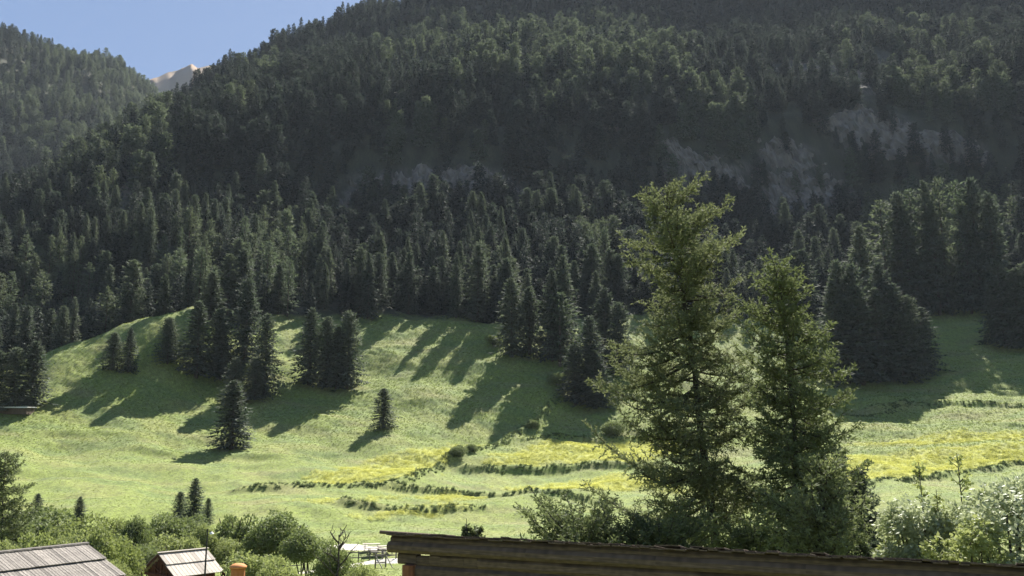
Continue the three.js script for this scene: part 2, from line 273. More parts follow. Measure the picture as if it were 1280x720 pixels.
// rock faces that break out of the wooded slope
{
  const rockMat = new THREE.MeshStandardMaterial({ vertexColors: true, roughness: 1, side: THREE.DoubleSide });
  for (const [px, py, a, b] of ROCKS) {
    const c = castBase(px, py), dist = Math.hypot(c.x, c.z), w = a * dist / FOCAL * 1.05, up = V(c.x, 0, c.z).normalize(), right = V(-up.z, 0, up.x), rise = (baseHeight(c.az, c.r + 12) - baseHeight(c.az, c.r - 12)) / 24;
    const hUp = b * dist / FOCAL * 1.1 / Math.max(0.25, Math.sin(Math.atan(rise)) * 0.9), st = 1.1, ni = Math.ceil(2 * w / st), nj = Math.ceil(2 * hUp / st), pos = [], col = [], idx = [], nrm = up.clone().multiplyScalar(-rise).add(V(0, 1, 0)).normalize(), run = 1 / Math.hypot(1, rise);
    for (let j = 0; j <= nj; j++) for (let i = 0; i <= ni; i++) {
      const u = (i / ni * 2 - 1), v = (j / nj * 2 - 1), e = Math.hypot(u, v), x = c.x + right.x * u * w + up.x * v * hUp * run, z = c.z + right.z * u * w + up.z * v * hUp * run, y = height(x, z);
      const q = (y + 2.5 * n3(x / 11, y / 11, z / 11)) / 3.4, f = q - Math.floor(q), crag = 2.6 * Math.abs(n3(x / 9, y / 16, z / 9)) + 1.5 * Math.abs(n3(x / 3.6, y / 6, z / 3.6)) + 0.7 * n3(x / 1.6, y / 2.2, z / 1.6) + 1.1 * smooth(0.55, 1, f) * (1 - smooth(0.97, 1, f)), edge = e + 0.35 * n3(x / 8, y / 8, z / 8 + 7);
      const lift = crag * (1 - smooth(0.5, 0.95, edge)) - 0.4 - 3.5 * smooth(0.62, 1.0, edge);
      pos.push(x + nrm.x * lift, y + nrm.y * lift, z + nrm.z * lift);
      const g = 0.165 * (1 + 0.35 * n3(x / 5, y / 9, z / 5) + 0.25 * n3(x / 1.3, y / 1.3, z / 1.3)), m = smooth(0.25, 0.6, n3(x / 6 + 20, y / 6, z / 6));
      col.push(lerp(g, 0.09, m * 0.6), lerp(g * 0.87, 0.088, m * 0.6), lerp(g * 0.70, 0.055, m * 0.6));
      if (i < ni && j < nj) { const k = j * (ni + 1) + i; idx.push(k, k + 1, k + ni + 1, k + 1, k + ni + 2, k + ni + 1); }
    }
    let g = new THREE.BufferGeometry(); g.setAttribute('position', new THREE.Float32BufferAttribute(pos, 3)); g.setAttribute('color', new THREE.Float32BufferAttribute(col, 3)); g.setIndex(idx); g = g.toNonIndexed(); g.computeVertexNormals();
    tag(part('rock_face', g, rockMat, scene), (b > 30 ? 'high broad' : a > 65 ? 'long low' : 'small') + ' grey rock face in the wood ' + zone(px), 'rock', (b > 30 ? 'high' : a > 65 ? 'long' : 'small') + ' rock faces ' + zone(px));
  }
}
console.log('terrain');

// ---------------------------------------------------------------- grass and flowers of the meadow
{
  const r = rng(77), N = 230000, tuft = new Buf();
  for (let k = 0; k < 8; k++) { const a = k * 2.4 + r(), o = [Math.cos(a) * 0.12 * r(), 0, Math.sin(a) * 0.12 * r()], d = norm([Math.cos(a) * 0.5, 1, Math.sin(a) * 0.5]), l = 0.2 + 0.16 * r(); tuft.leaf(o, d, [-Math.sin(a), 0, Math.cos(a)], l, 0.05 + 0.03 * r()); }
  const g = tuft.geo(), m = new THREE.InstancedMesh(g, leafMat(1, 1, 1, 0.4, 1, 0), N), o = new THREE.Object3D(), c = new THREE.Color();
  const fl = new Buf(); for (let k = 0; k < 5; k++) { const a = k * 1.9, x = 0.14 * Math.cos(a), z = 0.14 * Math.sin(a), h = 0.26 + 0.12 * r(); fl.leaf([x - 0.05, h, z], norm([1, 0.2, 0]), [0, 0, 1], 0.1, 0.1); fl.leaf([x, 0, z], [0, 1, 0], [1, 0, 0], h, 0.012); }
  const fm = new THREE.InstancedMesh(fl.geo(), leafMat(0.56, 0.56, 0.16, 0.35, 1, 0), 90000);
  let n = 0, f = 0;
  for (let t = 0; t < 900000 && n < N; t++) {
    const az = (r() * 2 - 1) * 0.57, rad = 62 + 245 * r(), x = Math.sin(az) * rad, z = -Math.cos(az) * rad;
    if (rad > lookup1(FOOT, az) + 4) continue;
    const h = height(x, z), q = meadowColor(x, z), s = (0.75 + 0.6 * r()) * (0.32 + 0.4 * smooth(165, 215, rad)), b = 1.0 + 0.15 * r();
    o.position.set(x, h - 0.02, z); o.rotation.set(0, r() * 6.28, 0); o.scale.set(s * 1.3, s * (0.8 + 0.5 * bankAt(x, z).s), s * 1.3); o.updateMatrix();
    m.setMatrixAt(n, o.matrix); m.setColorAt(n, c.setRGB(q[0] * b, q[1] * b, q[2] * b)); n++;
    if (f < 90000) { const y = yellowAt(x, z); if (y > 0.1 && r() < 1.2 * y) for (let k = 0; k < 4 && f < 90000; k++) { const fx = x + r() - 0.5, fz = z + r() - 0.5; o.position.set(fx, height(fx, fz), fz); o.rotation.y = r() * 6; o.scale.setScalar(0.7 + 0.6 * r()); o.updateMatrix(); fm.setMatrixAt(f++, o.matrix); } }
  }
  m.count = n; fm.count = f; m.name = 'meadow_grass'; fm.name = 'meadow_flowers';
  tag(m, 'green tufted grass covering the meadow', 'grass', null, 'stuff'); tag(fm, 'yellow flowers massed in bands on the meadow terraces', 'flowers', null, 'stuff');
  scene.add(shade(m), shade(fm));
  console.log('grass', n, f);
}

// ---------------------------------------------------------------- trees: models
// conifer with whorls of drooping boughs; H metres tall, R metres crown radius
function conifer({ seed, H = 18, R = 3.6, n = 170, sprays = 8, start = 0.05, power = 0.75, size = 0.9, droop = 0.35, gap = 0, lean = 0.02, hang = 0.8 }) {
  const r = rng(seed), b = new Buf(), trunk = new Buf(), bx = (r() - 0.5) * lean * H, bz = (r() - 0.5) * lean * H, ph = r() * 6;
  const axis = (u) => [bx * u * u, H * u, bz * u * u];
  trunk.tube([axis(-0.02), axis(0.15), axis(0.4), axis(0.7), axis(0.99)], H * 0.017, H * 0.002, 6);
  for (let i = 0; i < n; i++) {
    const u = start + (1 - start) * Math.pow((i + r() * 0.8) / n, 0.92), az = i * 2.39996 + r() * 0.7, c = axis(u);
    if (gap && n3(Math.cos(az) * 1.3, u * 5, Math.sin(az) * 1.3 + seed) < gap - 1) continue;
    const lob = 1 + 0.22 * n3(Math.cos(az) * 1.1 + ph, u * 6, Math.sin(az) * 1.1), L = (R * Math.pow(1 - u, power) + 0.02 * H * (1 - u) + 0.12) * (0.68 + 0.5 * r()) * lob * (u < 0.14 ? 0.65 + 2.5 * u : 1);
    const el = lerp(-0.12, 0.75, u * u) + (r() - 0.5) * 0.3, ca = Math.cos(az), sa = Math.sin(az), m = Math.max(3, Math.round(sprays * (0.35 + 0.65 * L / R)));
    for (let k = 0; k < m; k++) {
      const s = (k + 0.5 + r() * 0.5) / m, up = Math.sin(el) * L * s - droop * L * s * s * (1 - u * 0.6) + 0.1 * L * s * s * s, o = [c[0] + ca * L * s, c[1] + up, c[2] + sa * L * s];
      const tip = k === m - 1, yaw = az + (tip ? 0 : (k & 1 ? 1 : -1) * (0.5 + 0.6 * r())), pit = el * 0.6 - 0.35 + 0.7 * r() * (0.4 + u), d = norm([Math.cos(yaw) * Math.cos(pit), Math.sin(pit), Math.sin(yaw) * Math.cos(pit)]);
      const roll = (r() - 0.5) * 1.6, sx = norm(cross(d, [0, 1, 0])), ux = cross(sx, d), w = [sx[0] * Math.cos(roll) + ux[0] * Math.sin(roll), sx[1] * Math.cos(roll) + ux[1] * Math.sin(roll), sx[2] * Math.cos(roll) + ux[2] * Math.sin(roll)];
      const l = size * (0.55 + 0.7 * r()) * (0.5 + 0.5 * Math.min(1, L / (0.4 * R)));
      b.leaf(o, d, w, l, l * 0.42, -0.05 * l);
      const hy = yaw + (r() - 0.5) * 1.2, hd = norm([Math.cos(hy) * 0.55, -0.75 + 1.1 * u * r(), Math.sin(hy) * 0.55]), hs = [-Math.sin(hy + 0.8 * (r() - 0.5)), 0.15 * (r() - 0.5), Math.cos(hy)];
      b.leaf(o, hd, hs, l * hang, l * hang * 0.62);                     // hanging branchlets
    }
  }
  for (let k = 0; k < 6; k++) { const a = k * 1.05; b.leaf(axis(0.955 + 0.006 * k), norm([Math.cos(a) * 0.35, 1, Math.sin(a) * 0.35]), [Math.sin(a), 0, -Math.cos(a)], H * 0.028, 0.12); }
  return { H, R, trunk: trunk.geo(), crown: b.geo() };
}
const bark = mat(0.075, 0.058, 0.045), darkBark = mat(0.05, 0.042, 0.036);
const spruceMats = [leafMat(0.056, 0.074, 0.046, 0.5, 0.88, 0.3), leafMat(0.066, 0.086, 0.05, 0.5, 0.88, 0.3), leafMat(0.082, 0.102, 0.06, 0.5, 0.88, 0.3)];
const larchMats = [leafMat(0.092, 0.115, 0.058, 0.5), leafMat(0.084, 0.112, 0.058, 0.5)];
const SPRUCE = [
  conifer({ seed: 1, R: 3.3, n: 230, sprays: 10, power: 0.68 }), conifer({ seed: 2, R: 3.9, n: 240, sprays: 11, power: 0.62 }), conifer({ seed: 3, R: 2.9, n: 220, sprays: 9, power: 0.72 }),
  conifer({ seed: 4, R: 4.3, n: 250, sprays: 12, power: 0.58, droop: 0.25 }), conifer({ seed: 5, R: 3.5, n: 230, sprays: 10, power: 0.8 }),
];
const LARCH = [
  conifer({ seed: 21, R: 3.4, n: 150, sprays: 9, power: 0.55, start: 0.12, droop: 0.1, gap: 0.75, size: 0.8 }), conifer({ seed: 22, R: 3.8, n: 160, sprays: 9, power: 0.5, start: 0.1, droop: 0.12, gap: 0.72, size: 0.85 }),
  conifer({ seed: 23, R: 3.0, n: 150, sprays: 8, power: 0.6, start: 0.1, droop: 0.1, gap: 0.7, size: 0.8 }),
];
const FARTREE = [
  conifer({ seed: 31, R: 3.2, n: 95, sprays: 6, size: 1.5, power: 0.65 }), conifer({ seed: 32, R: 3.9, n: 100, sprays: 6, size: 1.55, power: 0.55 }), conifer({ seed: 33, R: 2.8, n: 90, sprays: 5, size: 1.4, power: 0.7 }),
  conifer({ seed: 34, R: 3.9, n: 85, sprays: 6, size: 1.4, power: 0.48, droop: 0.1, start: 0.1 }),
];
// one tree as a thing: trunk and crown; the geometries are shared
function plantTree(kind, model, crownMat, pos, H, wide, turn, label, group, lean = 0) {
  const t = thing(kind, label, 'tree', pos, group), s = H / model.H;
  part('trunk', model.trunk, bark, t); part('crown', model.crown, crownMat, t);
  t.scale.set(s * wide, s, s * wide); t.rotation.y = turn; if (lean) t.rotation.z = lean;
  return t;
}
// trees that stand out one by one: [photo x, photo y of the top, photo y of the foot, photo width, kind 0 spruce 1 larch]
const STANDING = {
  'dark spruce at the meadow edge behind the pale hut roof|spruces beside the hut': [[14, 436, 512, 36, 0], [38, 428, 508, 34, 0], [-8, 440, 514, 30, 0]],
  'small dark spruce on the steep meadow spur, casting a long shadow|small spruces on the meadow spur': [[140, 416, 463, 24, 0], [160, 411, 466, 20, 0], [209, 399, 456, 28, 0], [228, 333, 386, 26, 0]],
  'dark spruce in the clump on the meadow spur|spruces in the spur clump': [[245, 379, 472, 36, 0], [271, 388, 470, 30, 0], [305, 352, 460, 38, 0], [330, 394, 494, 34, 0], [292, 448, 505, 34, 0], [318, 452, 500, 30, 0], [262, 340, 402, 34, 0], [283, 318, 402, 36, 0], [300, 312, 404, 30, 0], [275, 408, 476, 30, 0]],
  'broad dark spruce at the foot of the spur clump, lowest of the clump|lowest spruce of the spur clump': [[289, 478, 562, 42, 0]],
  'dark spruce in the group of three shading the hollow|spruces above the hollow': [[386, 387, 482, 36, 0], [407, 398, 484, 32, 0], [434, 391, 486, 36, 0], [420, 410, 486, 30, 0]],
  'lone small spruce on the open meadow slope with one long shadow|lone meadow spruce': [[479, 487, 536, 26, 0]],
  'tall spruce in the stand beside the mown strip of slope|spruces beside the mown strip': [[640, 349, 446, 32, 0], [662, 361, 444, 30, 0], [690, 338, 452, 34, 0], [704, 321, 430, 34, 0], [700, 368, 458, 42, 1], [597, 306, 402, 26, 0], [632, 298, 402, 28, 0]],
  'spruce partly hidden behind the leaning foreground larch|spruces behind the larch': [[719, 432, 506, 34, 0], [738, 398, 500, 36, 0], [757, 362, 450, 34, 0], [775, 380, 470, 36, 0], [745, 440, 510, 34, 0]],
  'spruce in the dense dark clump standing out on the flat meadow|dense meadow clump': [[1010, 313, 412, 28, 0], [998, 316, 410, 26, 0], [1055, 328, 468, 34, 0], [1083, 284, 430, 38, 0], [1072, 333, 470, 34, 0], [1049, 352, 476, 34, 0], [1107, 331, 466, 36, 0], [1100, 363, 478, 38, 0], [1123, 357, 474, 36, 0], [1140, 372, 474, 34, 0], [1156, 386, 468, 30, 0], [1079, 358, 480, 38, 0], [1130, 392, 478, 34, 0], [1062, 378, 480, 34, 0]],
  'tall larch in the high stand behind the dense meadow clump|conifers of the high stand behind the clump': [[1112, 250, 396, 40, 1], [1130, 240, 392, 40, 0], [1150, 236, 390, 38, 1], [1168, 226, 388, 36, 0], [1186, 222, 388, 36, 1], [1208, 228, 388, 38, 1], [1228, 222, 388, 36, 0], [1248, 240, 388, 36, 0], [1140, 262, 396, 36, 0], [1175, 255, 394, 36, 0], [1215, 258, 392, 36, 0]],
  'spruce at the meadow rim with a broken line of sunlit grass below|rim spruces': [[1257, 327, 432, 38, 0], [1276, 338, 436, 34, 0], [1248, 352, 430, 30, 0], [1290, 330, 436, 36, 0]],
};
const occupied = [], rt = rng(404);
let standing = 0;
for (const [key, list] of Object.entries(STANDING)) {
  const [label, group] = key.split('|');
  const tall = list.map(([px, top, foot]) => { const g = cast(px, foot); return (foot - top) * toPixel(g.x, g.y, g.z)[2]; }), hi = Math.max(...tall), lo = Math.min(...tall);
  for (const [i0, [px, top, foot, wpx, kind]] of list.entries()) {
    const size = list.length < 3 ? '' : tall[i0] === hi ? 'tallest ' : tall[i0] === lo ? 'shortest ' : '', text = size + (size ? label.replace(/^(tall|small) /, '') : label).replace(/larch|spruce/, kind ? 'larch' : 'spruce');
    const g = cast(px, foot), w = toPixel(g.x, g.y, g.z)[2], H = (foot - top) * w / FOCAL * 1.03, W = wpx * w / FOCAL, pool = kind ? LARCH : SPRUCE, i = Math.floor(rt() * pool.length), model = pool[i];
    const s = H / model.H, wide = clamp(W * (group === 'dense meadow clump' ? 0.82 : 0.70) / (model.R * s), 0.7, 1.8);
    plantTree(kind ? 'larch_tree' : 'spruce_tree', model, (kind ? larchMats : spruceMats)[Math.floor(rt() * (kind ? 2 : 3))], V(g.x, g.y - 0.2, g.z), H, wide, rt() * 6.28, text, list.length > 1 ? group : undefined);
    occupied.push([g.x, g.z, 2.2]); standing++;
  }
}
// ---------------------------------------------------------------- the forest
{
  const r = rng(909), cand = [], taken2 = (x, z) => occupied.some(([a, b, c]) => (x - a) ** 2 + (z - b) ** 2 < c * c);
  const grid = (r0, r1, cell, h0, h1, azm) => {
    for (let x = -r1; x < r1; x += cell) for (let z = -r1; z < -30; z += cell) {
      const X = x + (r() - 0.5) * cell * 0.9, Z = z + (r() - 0.5) * cell * 0.9, rad = Math.hypot(X, Z), az = Math.atan2(X, -Z), pick = r(), q = r(), q2 = r(), q3 = r();
      if (rad < r0 || rad >= r1 || Math.abs(az) > azm) continue;
      const foot = lookup1(FOOT, az);
      if (rad < foot + 3 + 5 * n2(X / 14, Z / 14) || (rad < 480 && taken2(X, Z))) continue;
      const y = height(X, Z), [px, py] = toPixel(X, y, Z);
      if (rad < 860) { const k = rockiness(px, py); if (k * (0.75 + 0.5 * n2(X / 12, Z / 12)) > pick) continue; }
      if (n2b(X / 16, Z / 16) < -0.72) continue;
      if (rad < 600) { const dh = (height(X * 1.012, Z * 1.012) - y) / (rad * 0.012); if (dh > 1.5 && (r() < 0.4 || dh > 3)) continue; }
      const patch = n2(X / 40 + 3, Z / 40), H = lerp(h0, h1, clamp(0.45 + 0.4 * n2b(X / 22, Z / 22) + 0.9 * (q - 0.5), 0, 1));
      cand.push({ X, Z, y, px, py, rad, H, larch: litPatchShare(px, toPixel(X, y + H, Z)[1]) + 0.25 * patch + 0.5 * (q2 - 0.5) > 0.55, q: q3, wide: 0.75 + 0.4 * q2, top: toPixel(X, y + H, Z)[1] });
    }
  };
  grid(230, 360, 6.0, 10, 21, 0.68); grid(360, 560, 6.8, 11, 23, 0.68); grid(560, 900, 7.4, 11, 22, 0.66); grid(900, 1450, 8.6, 13, 22, 0.60);
  // the ones that show largest stand as single trees; those fully behind nearer ones are left to the mass
  cand.sort((a, b) => a.rad - b.rad);
  const sky = new Float32Array(1400).fill(720), singles = [], rest = [];
  for (const t of cand) {
    const wpx = Math.max(2, 0.12 * (t.py - t.top)), a = Math.round(t.px - wpx) + 60, b = Math.round(t.px + wpx) + 60;
    let seen = 0;
    if (t.px > -10 && t.px < 1290 && t.top > 0) for (let k = Math.max(0, a); k <= Math.min(1399, b); k++) { if (t.top + 6 < sky[k]) seen++; sky[k] = Math.min(sky[k], t.top + 5); }
    t.seen = seen > 0.6 * (b - a);
    (t.seen && t.py - t.top > 22 ? singles : rest).push(t);
  }
  singles.sort((a, b) => (b.py - b.top) - (a.py - a.top));
  const keep = 300 - standing;
  rest.push(...singles.splice(keep));
  for (const t of singles) {
    const kind = t.larch, pool = kind ? LARCH : SPRUCE;
    const where = zone(t.px), size = t.H > 16.5 ? 'tall ' : t.H < 13 ? 'short ' : '', low = t.rad < lookup1(FOOT, Math.atan2(t.X, -t.Z)) + 45 ? 'at the foot of the wood ' : 'up the wooded slope ';
    plantTree(kind ? 'larch_tree' : 'spruce_tree', pool[Math.floor(t.q * pool.length)], (kind ? larchMats : spruceMats)[Math.floor(t.q * 97) % (kind ? 2 : 3)], V(t.X, t.y - 0.3, t.Z), t.H, t.wide, t.q * 60, size + (kind ? 'light green larch ' : 'dark spruce ') + low + where, size + (kind ? 'larches ' : 'spruces ') + low + where);
  }
  const pools = FARTREE.map(() => []);
  for (const t of rest) pools[t.larch ? (t.q < 0.7 ? 3 : 1) : Math.floor(t.q * 3)].push(t);
  const o = new THREE.Object3D(), c = new THREE.Color(), g = new THREE.Group();
  const white = leafMat(1, 1, 1, 0.42, 0.88, 0.3);
  pools.forEach((list, k) => {
    const m = new THREE.InstancedMesh(FARTREE[k].crown, white, list.length);
    list.forEach((t, i) => {
      const s = t.H / 18; o.position.set(t.X, t.y - 0.3, t.Z); o.rotation.set(0, t.q * 60, 0); o.scale.set(s * t.wide * 1.08, s, s * t.wide * 1.08); o.updateMatrix(); m.setMatrixAt(i, o.matrix);
      const v = 0.8 + 0.45 * ((t.q * 37) % 1); t.larch ? c.setRGB(0.094 * v, 0.117 * v, 0.064 * v) : c.setRGB(0.036 * v, 0.048 * v, 0.034 * v); m.setColorAt(i, c);  // lighter larch tone carries the painted-in sunlit patches, dark spruce tone the rest
    });
    m.name = numbered('forest'); tag(m, 'far wood of conifers covering the mountain slopes', 'forest', 'far conifer wood', 'stuff'); scene.add(shade(m));
  });
  console.log('forest', cand.length, 'single', singles.length + standing);
}

// ---------------------------------------------------------------- wood, boards, roofs
function woodTexture(seed, dark, light) {
  const W = 128, Hh = 512, d = new Uint8Array(W * Hh * 4), r = rng(seed), nz = createNoise2D(r);
  for (let j = 0; j < Hh; j++) for (let i = 0; i < W; i++) {
    const g = 0.5 + 0.28 * nz(i / 5, j / 160) + 0.16 * nz(i / 2, j / 60 + 9) + 0.16 * nz(i / 30, j / 40 + 40), t = clamp(g, 0, 1), k = (j * W + i) * 4;
    for (let n = 0; n < 3; n++) d[k + n] = lerp(dark[n], light[n], t);
    d[k + 3] = 255;
  }
  const t = new THREE.DataTexture(d, W, Hh); t.wrapS = t.wrapT = THREE.RepeatWrapping; t.magFilter = THREE.LinearFilter; t.colorSpace = THREE.SRGBColorSpace; t.needsUpdate = true;
  return t;
}
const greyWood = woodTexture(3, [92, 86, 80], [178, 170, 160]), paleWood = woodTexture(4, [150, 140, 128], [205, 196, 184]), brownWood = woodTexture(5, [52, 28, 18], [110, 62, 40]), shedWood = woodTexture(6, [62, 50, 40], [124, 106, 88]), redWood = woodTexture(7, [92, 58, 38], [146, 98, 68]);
const woodMat = (map, v = 1, rough = 1) => new THREE.MeshStandardMaterial({ map, bumpMap: map, bumpScale: 0.006, roughness: rough, color: new THREE.Color().setRGB(v, v, v), side: THREE.DoubleSide });
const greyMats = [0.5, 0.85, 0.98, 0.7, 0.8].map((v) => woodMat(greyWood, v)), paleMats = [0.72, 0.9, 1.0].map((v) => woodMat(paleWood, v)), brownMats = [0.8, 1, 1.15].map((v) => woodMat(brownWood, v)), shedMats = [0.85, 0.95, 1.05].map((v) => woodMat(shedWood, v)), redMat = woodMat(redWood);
// a board with slightly worn corners; grain runs along y; uv in metres
function boardGeo(w, l, t, ox = 0, round = 0.18) {
  const c = Math.min(t, w) * round, s = new THREE.Shape([[-w / 2 + c, -t / 2], [w / 2 - c, -t / 2], [w / 2, -t / 2 + c], [w / 2, t / 2 - c], [w / 2 - c, t / 2], [-w / 2 + c, t / 2], [-w / 2, t / 2 - c], [-w / 2, -t / 2 + c]].map(([x, y]) => new THREE.Vector2(x, y)));
  const g = new THREE.ExtrudeGeometry(s, { depth: l, bevelEnabled: false }); g.rotateX(-Math.PI / 2);      // lies along +y, width x, thickness z
  const p = g.attributes.position, uv = g.attributes.uv; for (let i = 0; i < p.count; i++) uv.setXY(i, (p.getX(i) + p.getZ(i) + ox) / 0.5, p.getY(i) / 2 + ox);
  return g;
}
const basis = (x, y, z) => new THREE.Quaternion().setFromRotationMatrix(new THREE.Matrix4().makeBasis(x, y, z));
// a board from point a to point b whose face looks along n
function board(parent, name, a, b, n, geo, m) { const o = part(name, geo, m, parent), y = b.clone().sub(a).normalize(), x = y.clone().cross(n).normalize(); o.position.copy(a); o.quaternion.copy(basis(x, y, x.clone().cross(y))); return o; }
function bar(parent, name, a, b, w, t, m, n = V(0, 0, 1)) { const l = a.distanceTo(b); return board(parent, name, a, b, n, boardGeo(w, l, t, Math.abs(a.x * 0.37)), m); }
// gabled house: apex line from A (towards e) of length len, pitch in radians, slope length across, boards in courses
function gabledHouse(h, A, e, len, run, tan, wallH, mats, wallMats, bw, courses, seed) {
  const r = rng(seed), side = V(-e.z, 0, e.x), roof = new THREE.Group(); roof.name = 'roof'; h.add(roof);
  const loc = (u, s, y) => A.clone().addScaledVector(e, u).addScaledVector(side, s).add(V(0, y, 0)).sub(h.position);
  const cl = run / courses, sl = Math.hypot(1, tan), geos = [0, 1, 2].map((k) => boardGeo(bw * 0.94, cl * sl * 1.06, 0.035, k * 0.31));
  for (const sgn of [1, -1]) for (let c = 0; c < courses; c++) for (let u = 0; u < len - bw * 0.5; u += bw) {
    const s0 = c * cl, s1 = s0 + cl, lift = 0.012 * (r() - 0.5) + 0.05 - c * 0.0, nrm = V(0, 1, 0).addScaledVector(side, sgn * tan).normalize();
    const a = loc(u + bw / 2, sgn * (s1 + 0.03), -s1 * tan + lift + 0.06), b = loc(u + bw / 2, sgn * s0, -s0 * tan + lift - 0.02);
    const o = board(roof, 'roof_board', a, b, nrm, geos[Math.floor(r() * 3)], mats[Math.floor(r() * mats.length)]); o.position.addScaledVector(e, (r() - 0.5) * 0.008);
  }
  bar(roof, 'ridge_board', loc(-0.05, 0.07, 0.10), loc(len + 0.05, 0.07, 0.10), 0.2, 0.03, mats[0], V(0, 1, 0.3));
  const inset = 0.45, wr = run - 0.5, eave = -wr * tan - 0.12;
  for (const u of [inset, len - inset]) {                               // boarded gable walls
    const n = Math.round(2 * wr / 0.24);
    for (let k = 0; k < n; k++) { const s = -wr + (k + 0.5) * 2 * wr / n, top = -Math.abs(s) * tan - 0.12; bar(h, 'wall_board', loc(u, s, eave - wallH), loc(u, s, top), 2 * wr / n - 0.012, 0.04, wallMats[k % wallMats.length], e); }
    for (const sgn of [1, -1]) { bar(h, 'barge_board', loc(u < len / 2 ? 0.02 : len - 0.02, sgn * run, -run * tan - 0.10), loc(u < len / 2 ? 0.02 : len - 0.02, 0, -0.10), 0.03, 0.2, wallMats[0], e.clone().cross(V(0, 1, 0))); }
  }
  for (const sgn of [1, -1]) for (let k = 0; k < Math.ceil((wallH) / 0.25); k++) bar(h, 'wall_board', loc(inset, sgn * wr, eave - k * 0.25 - 0.13), loc(len - inset, sgn * wr, eave - k * 0.25 - 0.13), 0.24, 0.04, wallMats[k % wallMats.length], V(0, 1, 0).cross(e));
  return { loc, roof };
}
{
  const A = atHeight(110, 681, EYE - 4.5), e0 = V(-Math.sin(0.5), 0, Math.cos(0.5));            // ridge runs from the far gable towards us
  const h = thing('plank_house', 'wooden house with weathered grey board roof in overlapping courses', 'house', V(A.x, height(A.x, A.z), A.z));
  gabledHouse(h, A, e0, 7.2, 4.2, 0.46, A.y - 4.2 * 0.46 - height(A.x, A.z) + 0.4, greyMats, brownMats, 0.16, 3, 61);
}
{
  const A = atHeight(197, 692.5, EYE - 7.4), B = atHeight(259, 686.5, EYE - 7.4), e = B.clone().sub(A).setY(0), len = e.length(); e.normalize();
  const h = thing('cabin', 'small red-brown cabin with pale silvery board roof beside the lamp post', 'cabin', V(A.x, height(A.x, A.z), A.z));
  const { loc } = gabledHouse(h, A, e, len, 2.4, 0.62, A.y - 1.5 - height(A.x, A.z), paleMats, brownMats, 0.3, 2, 62);
  for (const s of [-0.8, 0, 0.8]) bar(h, 'gable_post', loc(0.36, s, -2.6), loc(0.36, s, -Math.abs(s) * 0.62 - 0.16), 0.14, 0.1, brownMats[2], e);
  bar(h, 'tie_beam', loc(0.3, -2.1, -1.5), loc(0.3, 2.1, -1.5), 0.16, 0.12, brownMats[2], e);
  for (const s of [-1, 1]) bar(h, 'brace', loc(0.33, s * 0.08, -1.3), loc(0.33, s * 1.1, -0.86), 0.1, 0.08, brownMats[1], e);
}
{ // orange chimney standing up from below the frame
  const top = at(298, 705, 26), gy = height(top.x, top.z), c = thing('chimney', 'orange terracotta chimney with a flared cap beside the cabin roof', 'chimney', V(top.x, gy, top.z));
  const H = top.y - gy, clay = mat(0.40, 0.155, 0.06, 0.85), prof = (p) => new THREE.LatheGeometry(p.map(([x, y]) => new THREE.Vector2(x, y)), 20);
  part('stack', prof([[0.5, 0], [0.5, H - 1.6], [0.30, H - 1.4], [0.185, H - 1.3], [0.185, H - 0.11]]), clay, c);
  const cap = part('cap', prof([[0.185, H - 0.115], [0.222, H - 0.10], [0.224, H - 0.055], [0.16, H - 0.006], [0.10, H + 0.012], [0.0, H + 0.015]]), mat(0.50, 0.21, 0.075, 0.8), c);
  part('rim', new THREE.TorusGeometry(0.19, 0.014, 6, 20).rotateX(Math.PI / 2).translate(0, H - 0.13, 0), clay, cap);
}
{ // lamp post behind the cabin
  const top = at(259.5, 661, 68), gy = height(top.x, top.z), l = thing('lamp_post', 'thin dark lamp post with small white lamp head behind the cabin', 'lamp post', V(top.x, gy, top.z)), H = top.y - gy;
  part('pole', new THREE.CylinderGeometry(0.05, 0.08, H, 8).translate(0, H / 2, 0), mat(0.03, 0.03, 0.03, 0.6), l);
  part('arm', new THREE.CylinderGeometry(0.02, 0.02, 0.3, 6).rotateZ(Math.PI / 2).translate(0.15, H - 0.2, 0), mat(0.03, 0.03, 0.03, 0.6), l);
  const head = part('lamp_head', new THREE.LatheGeometry([[0.02, 0.1], [0.05, 0.09], [0.16, -0.02], [0.15, -0.06], [0.06, -0.12], [0, -0.13]].map(([x, y]) => new THREE.Vector2(x, y)), 12).translate(0.3, H - 0.3, 0), mat(0.72, 0.72, 0.7, 0.5), l);
}
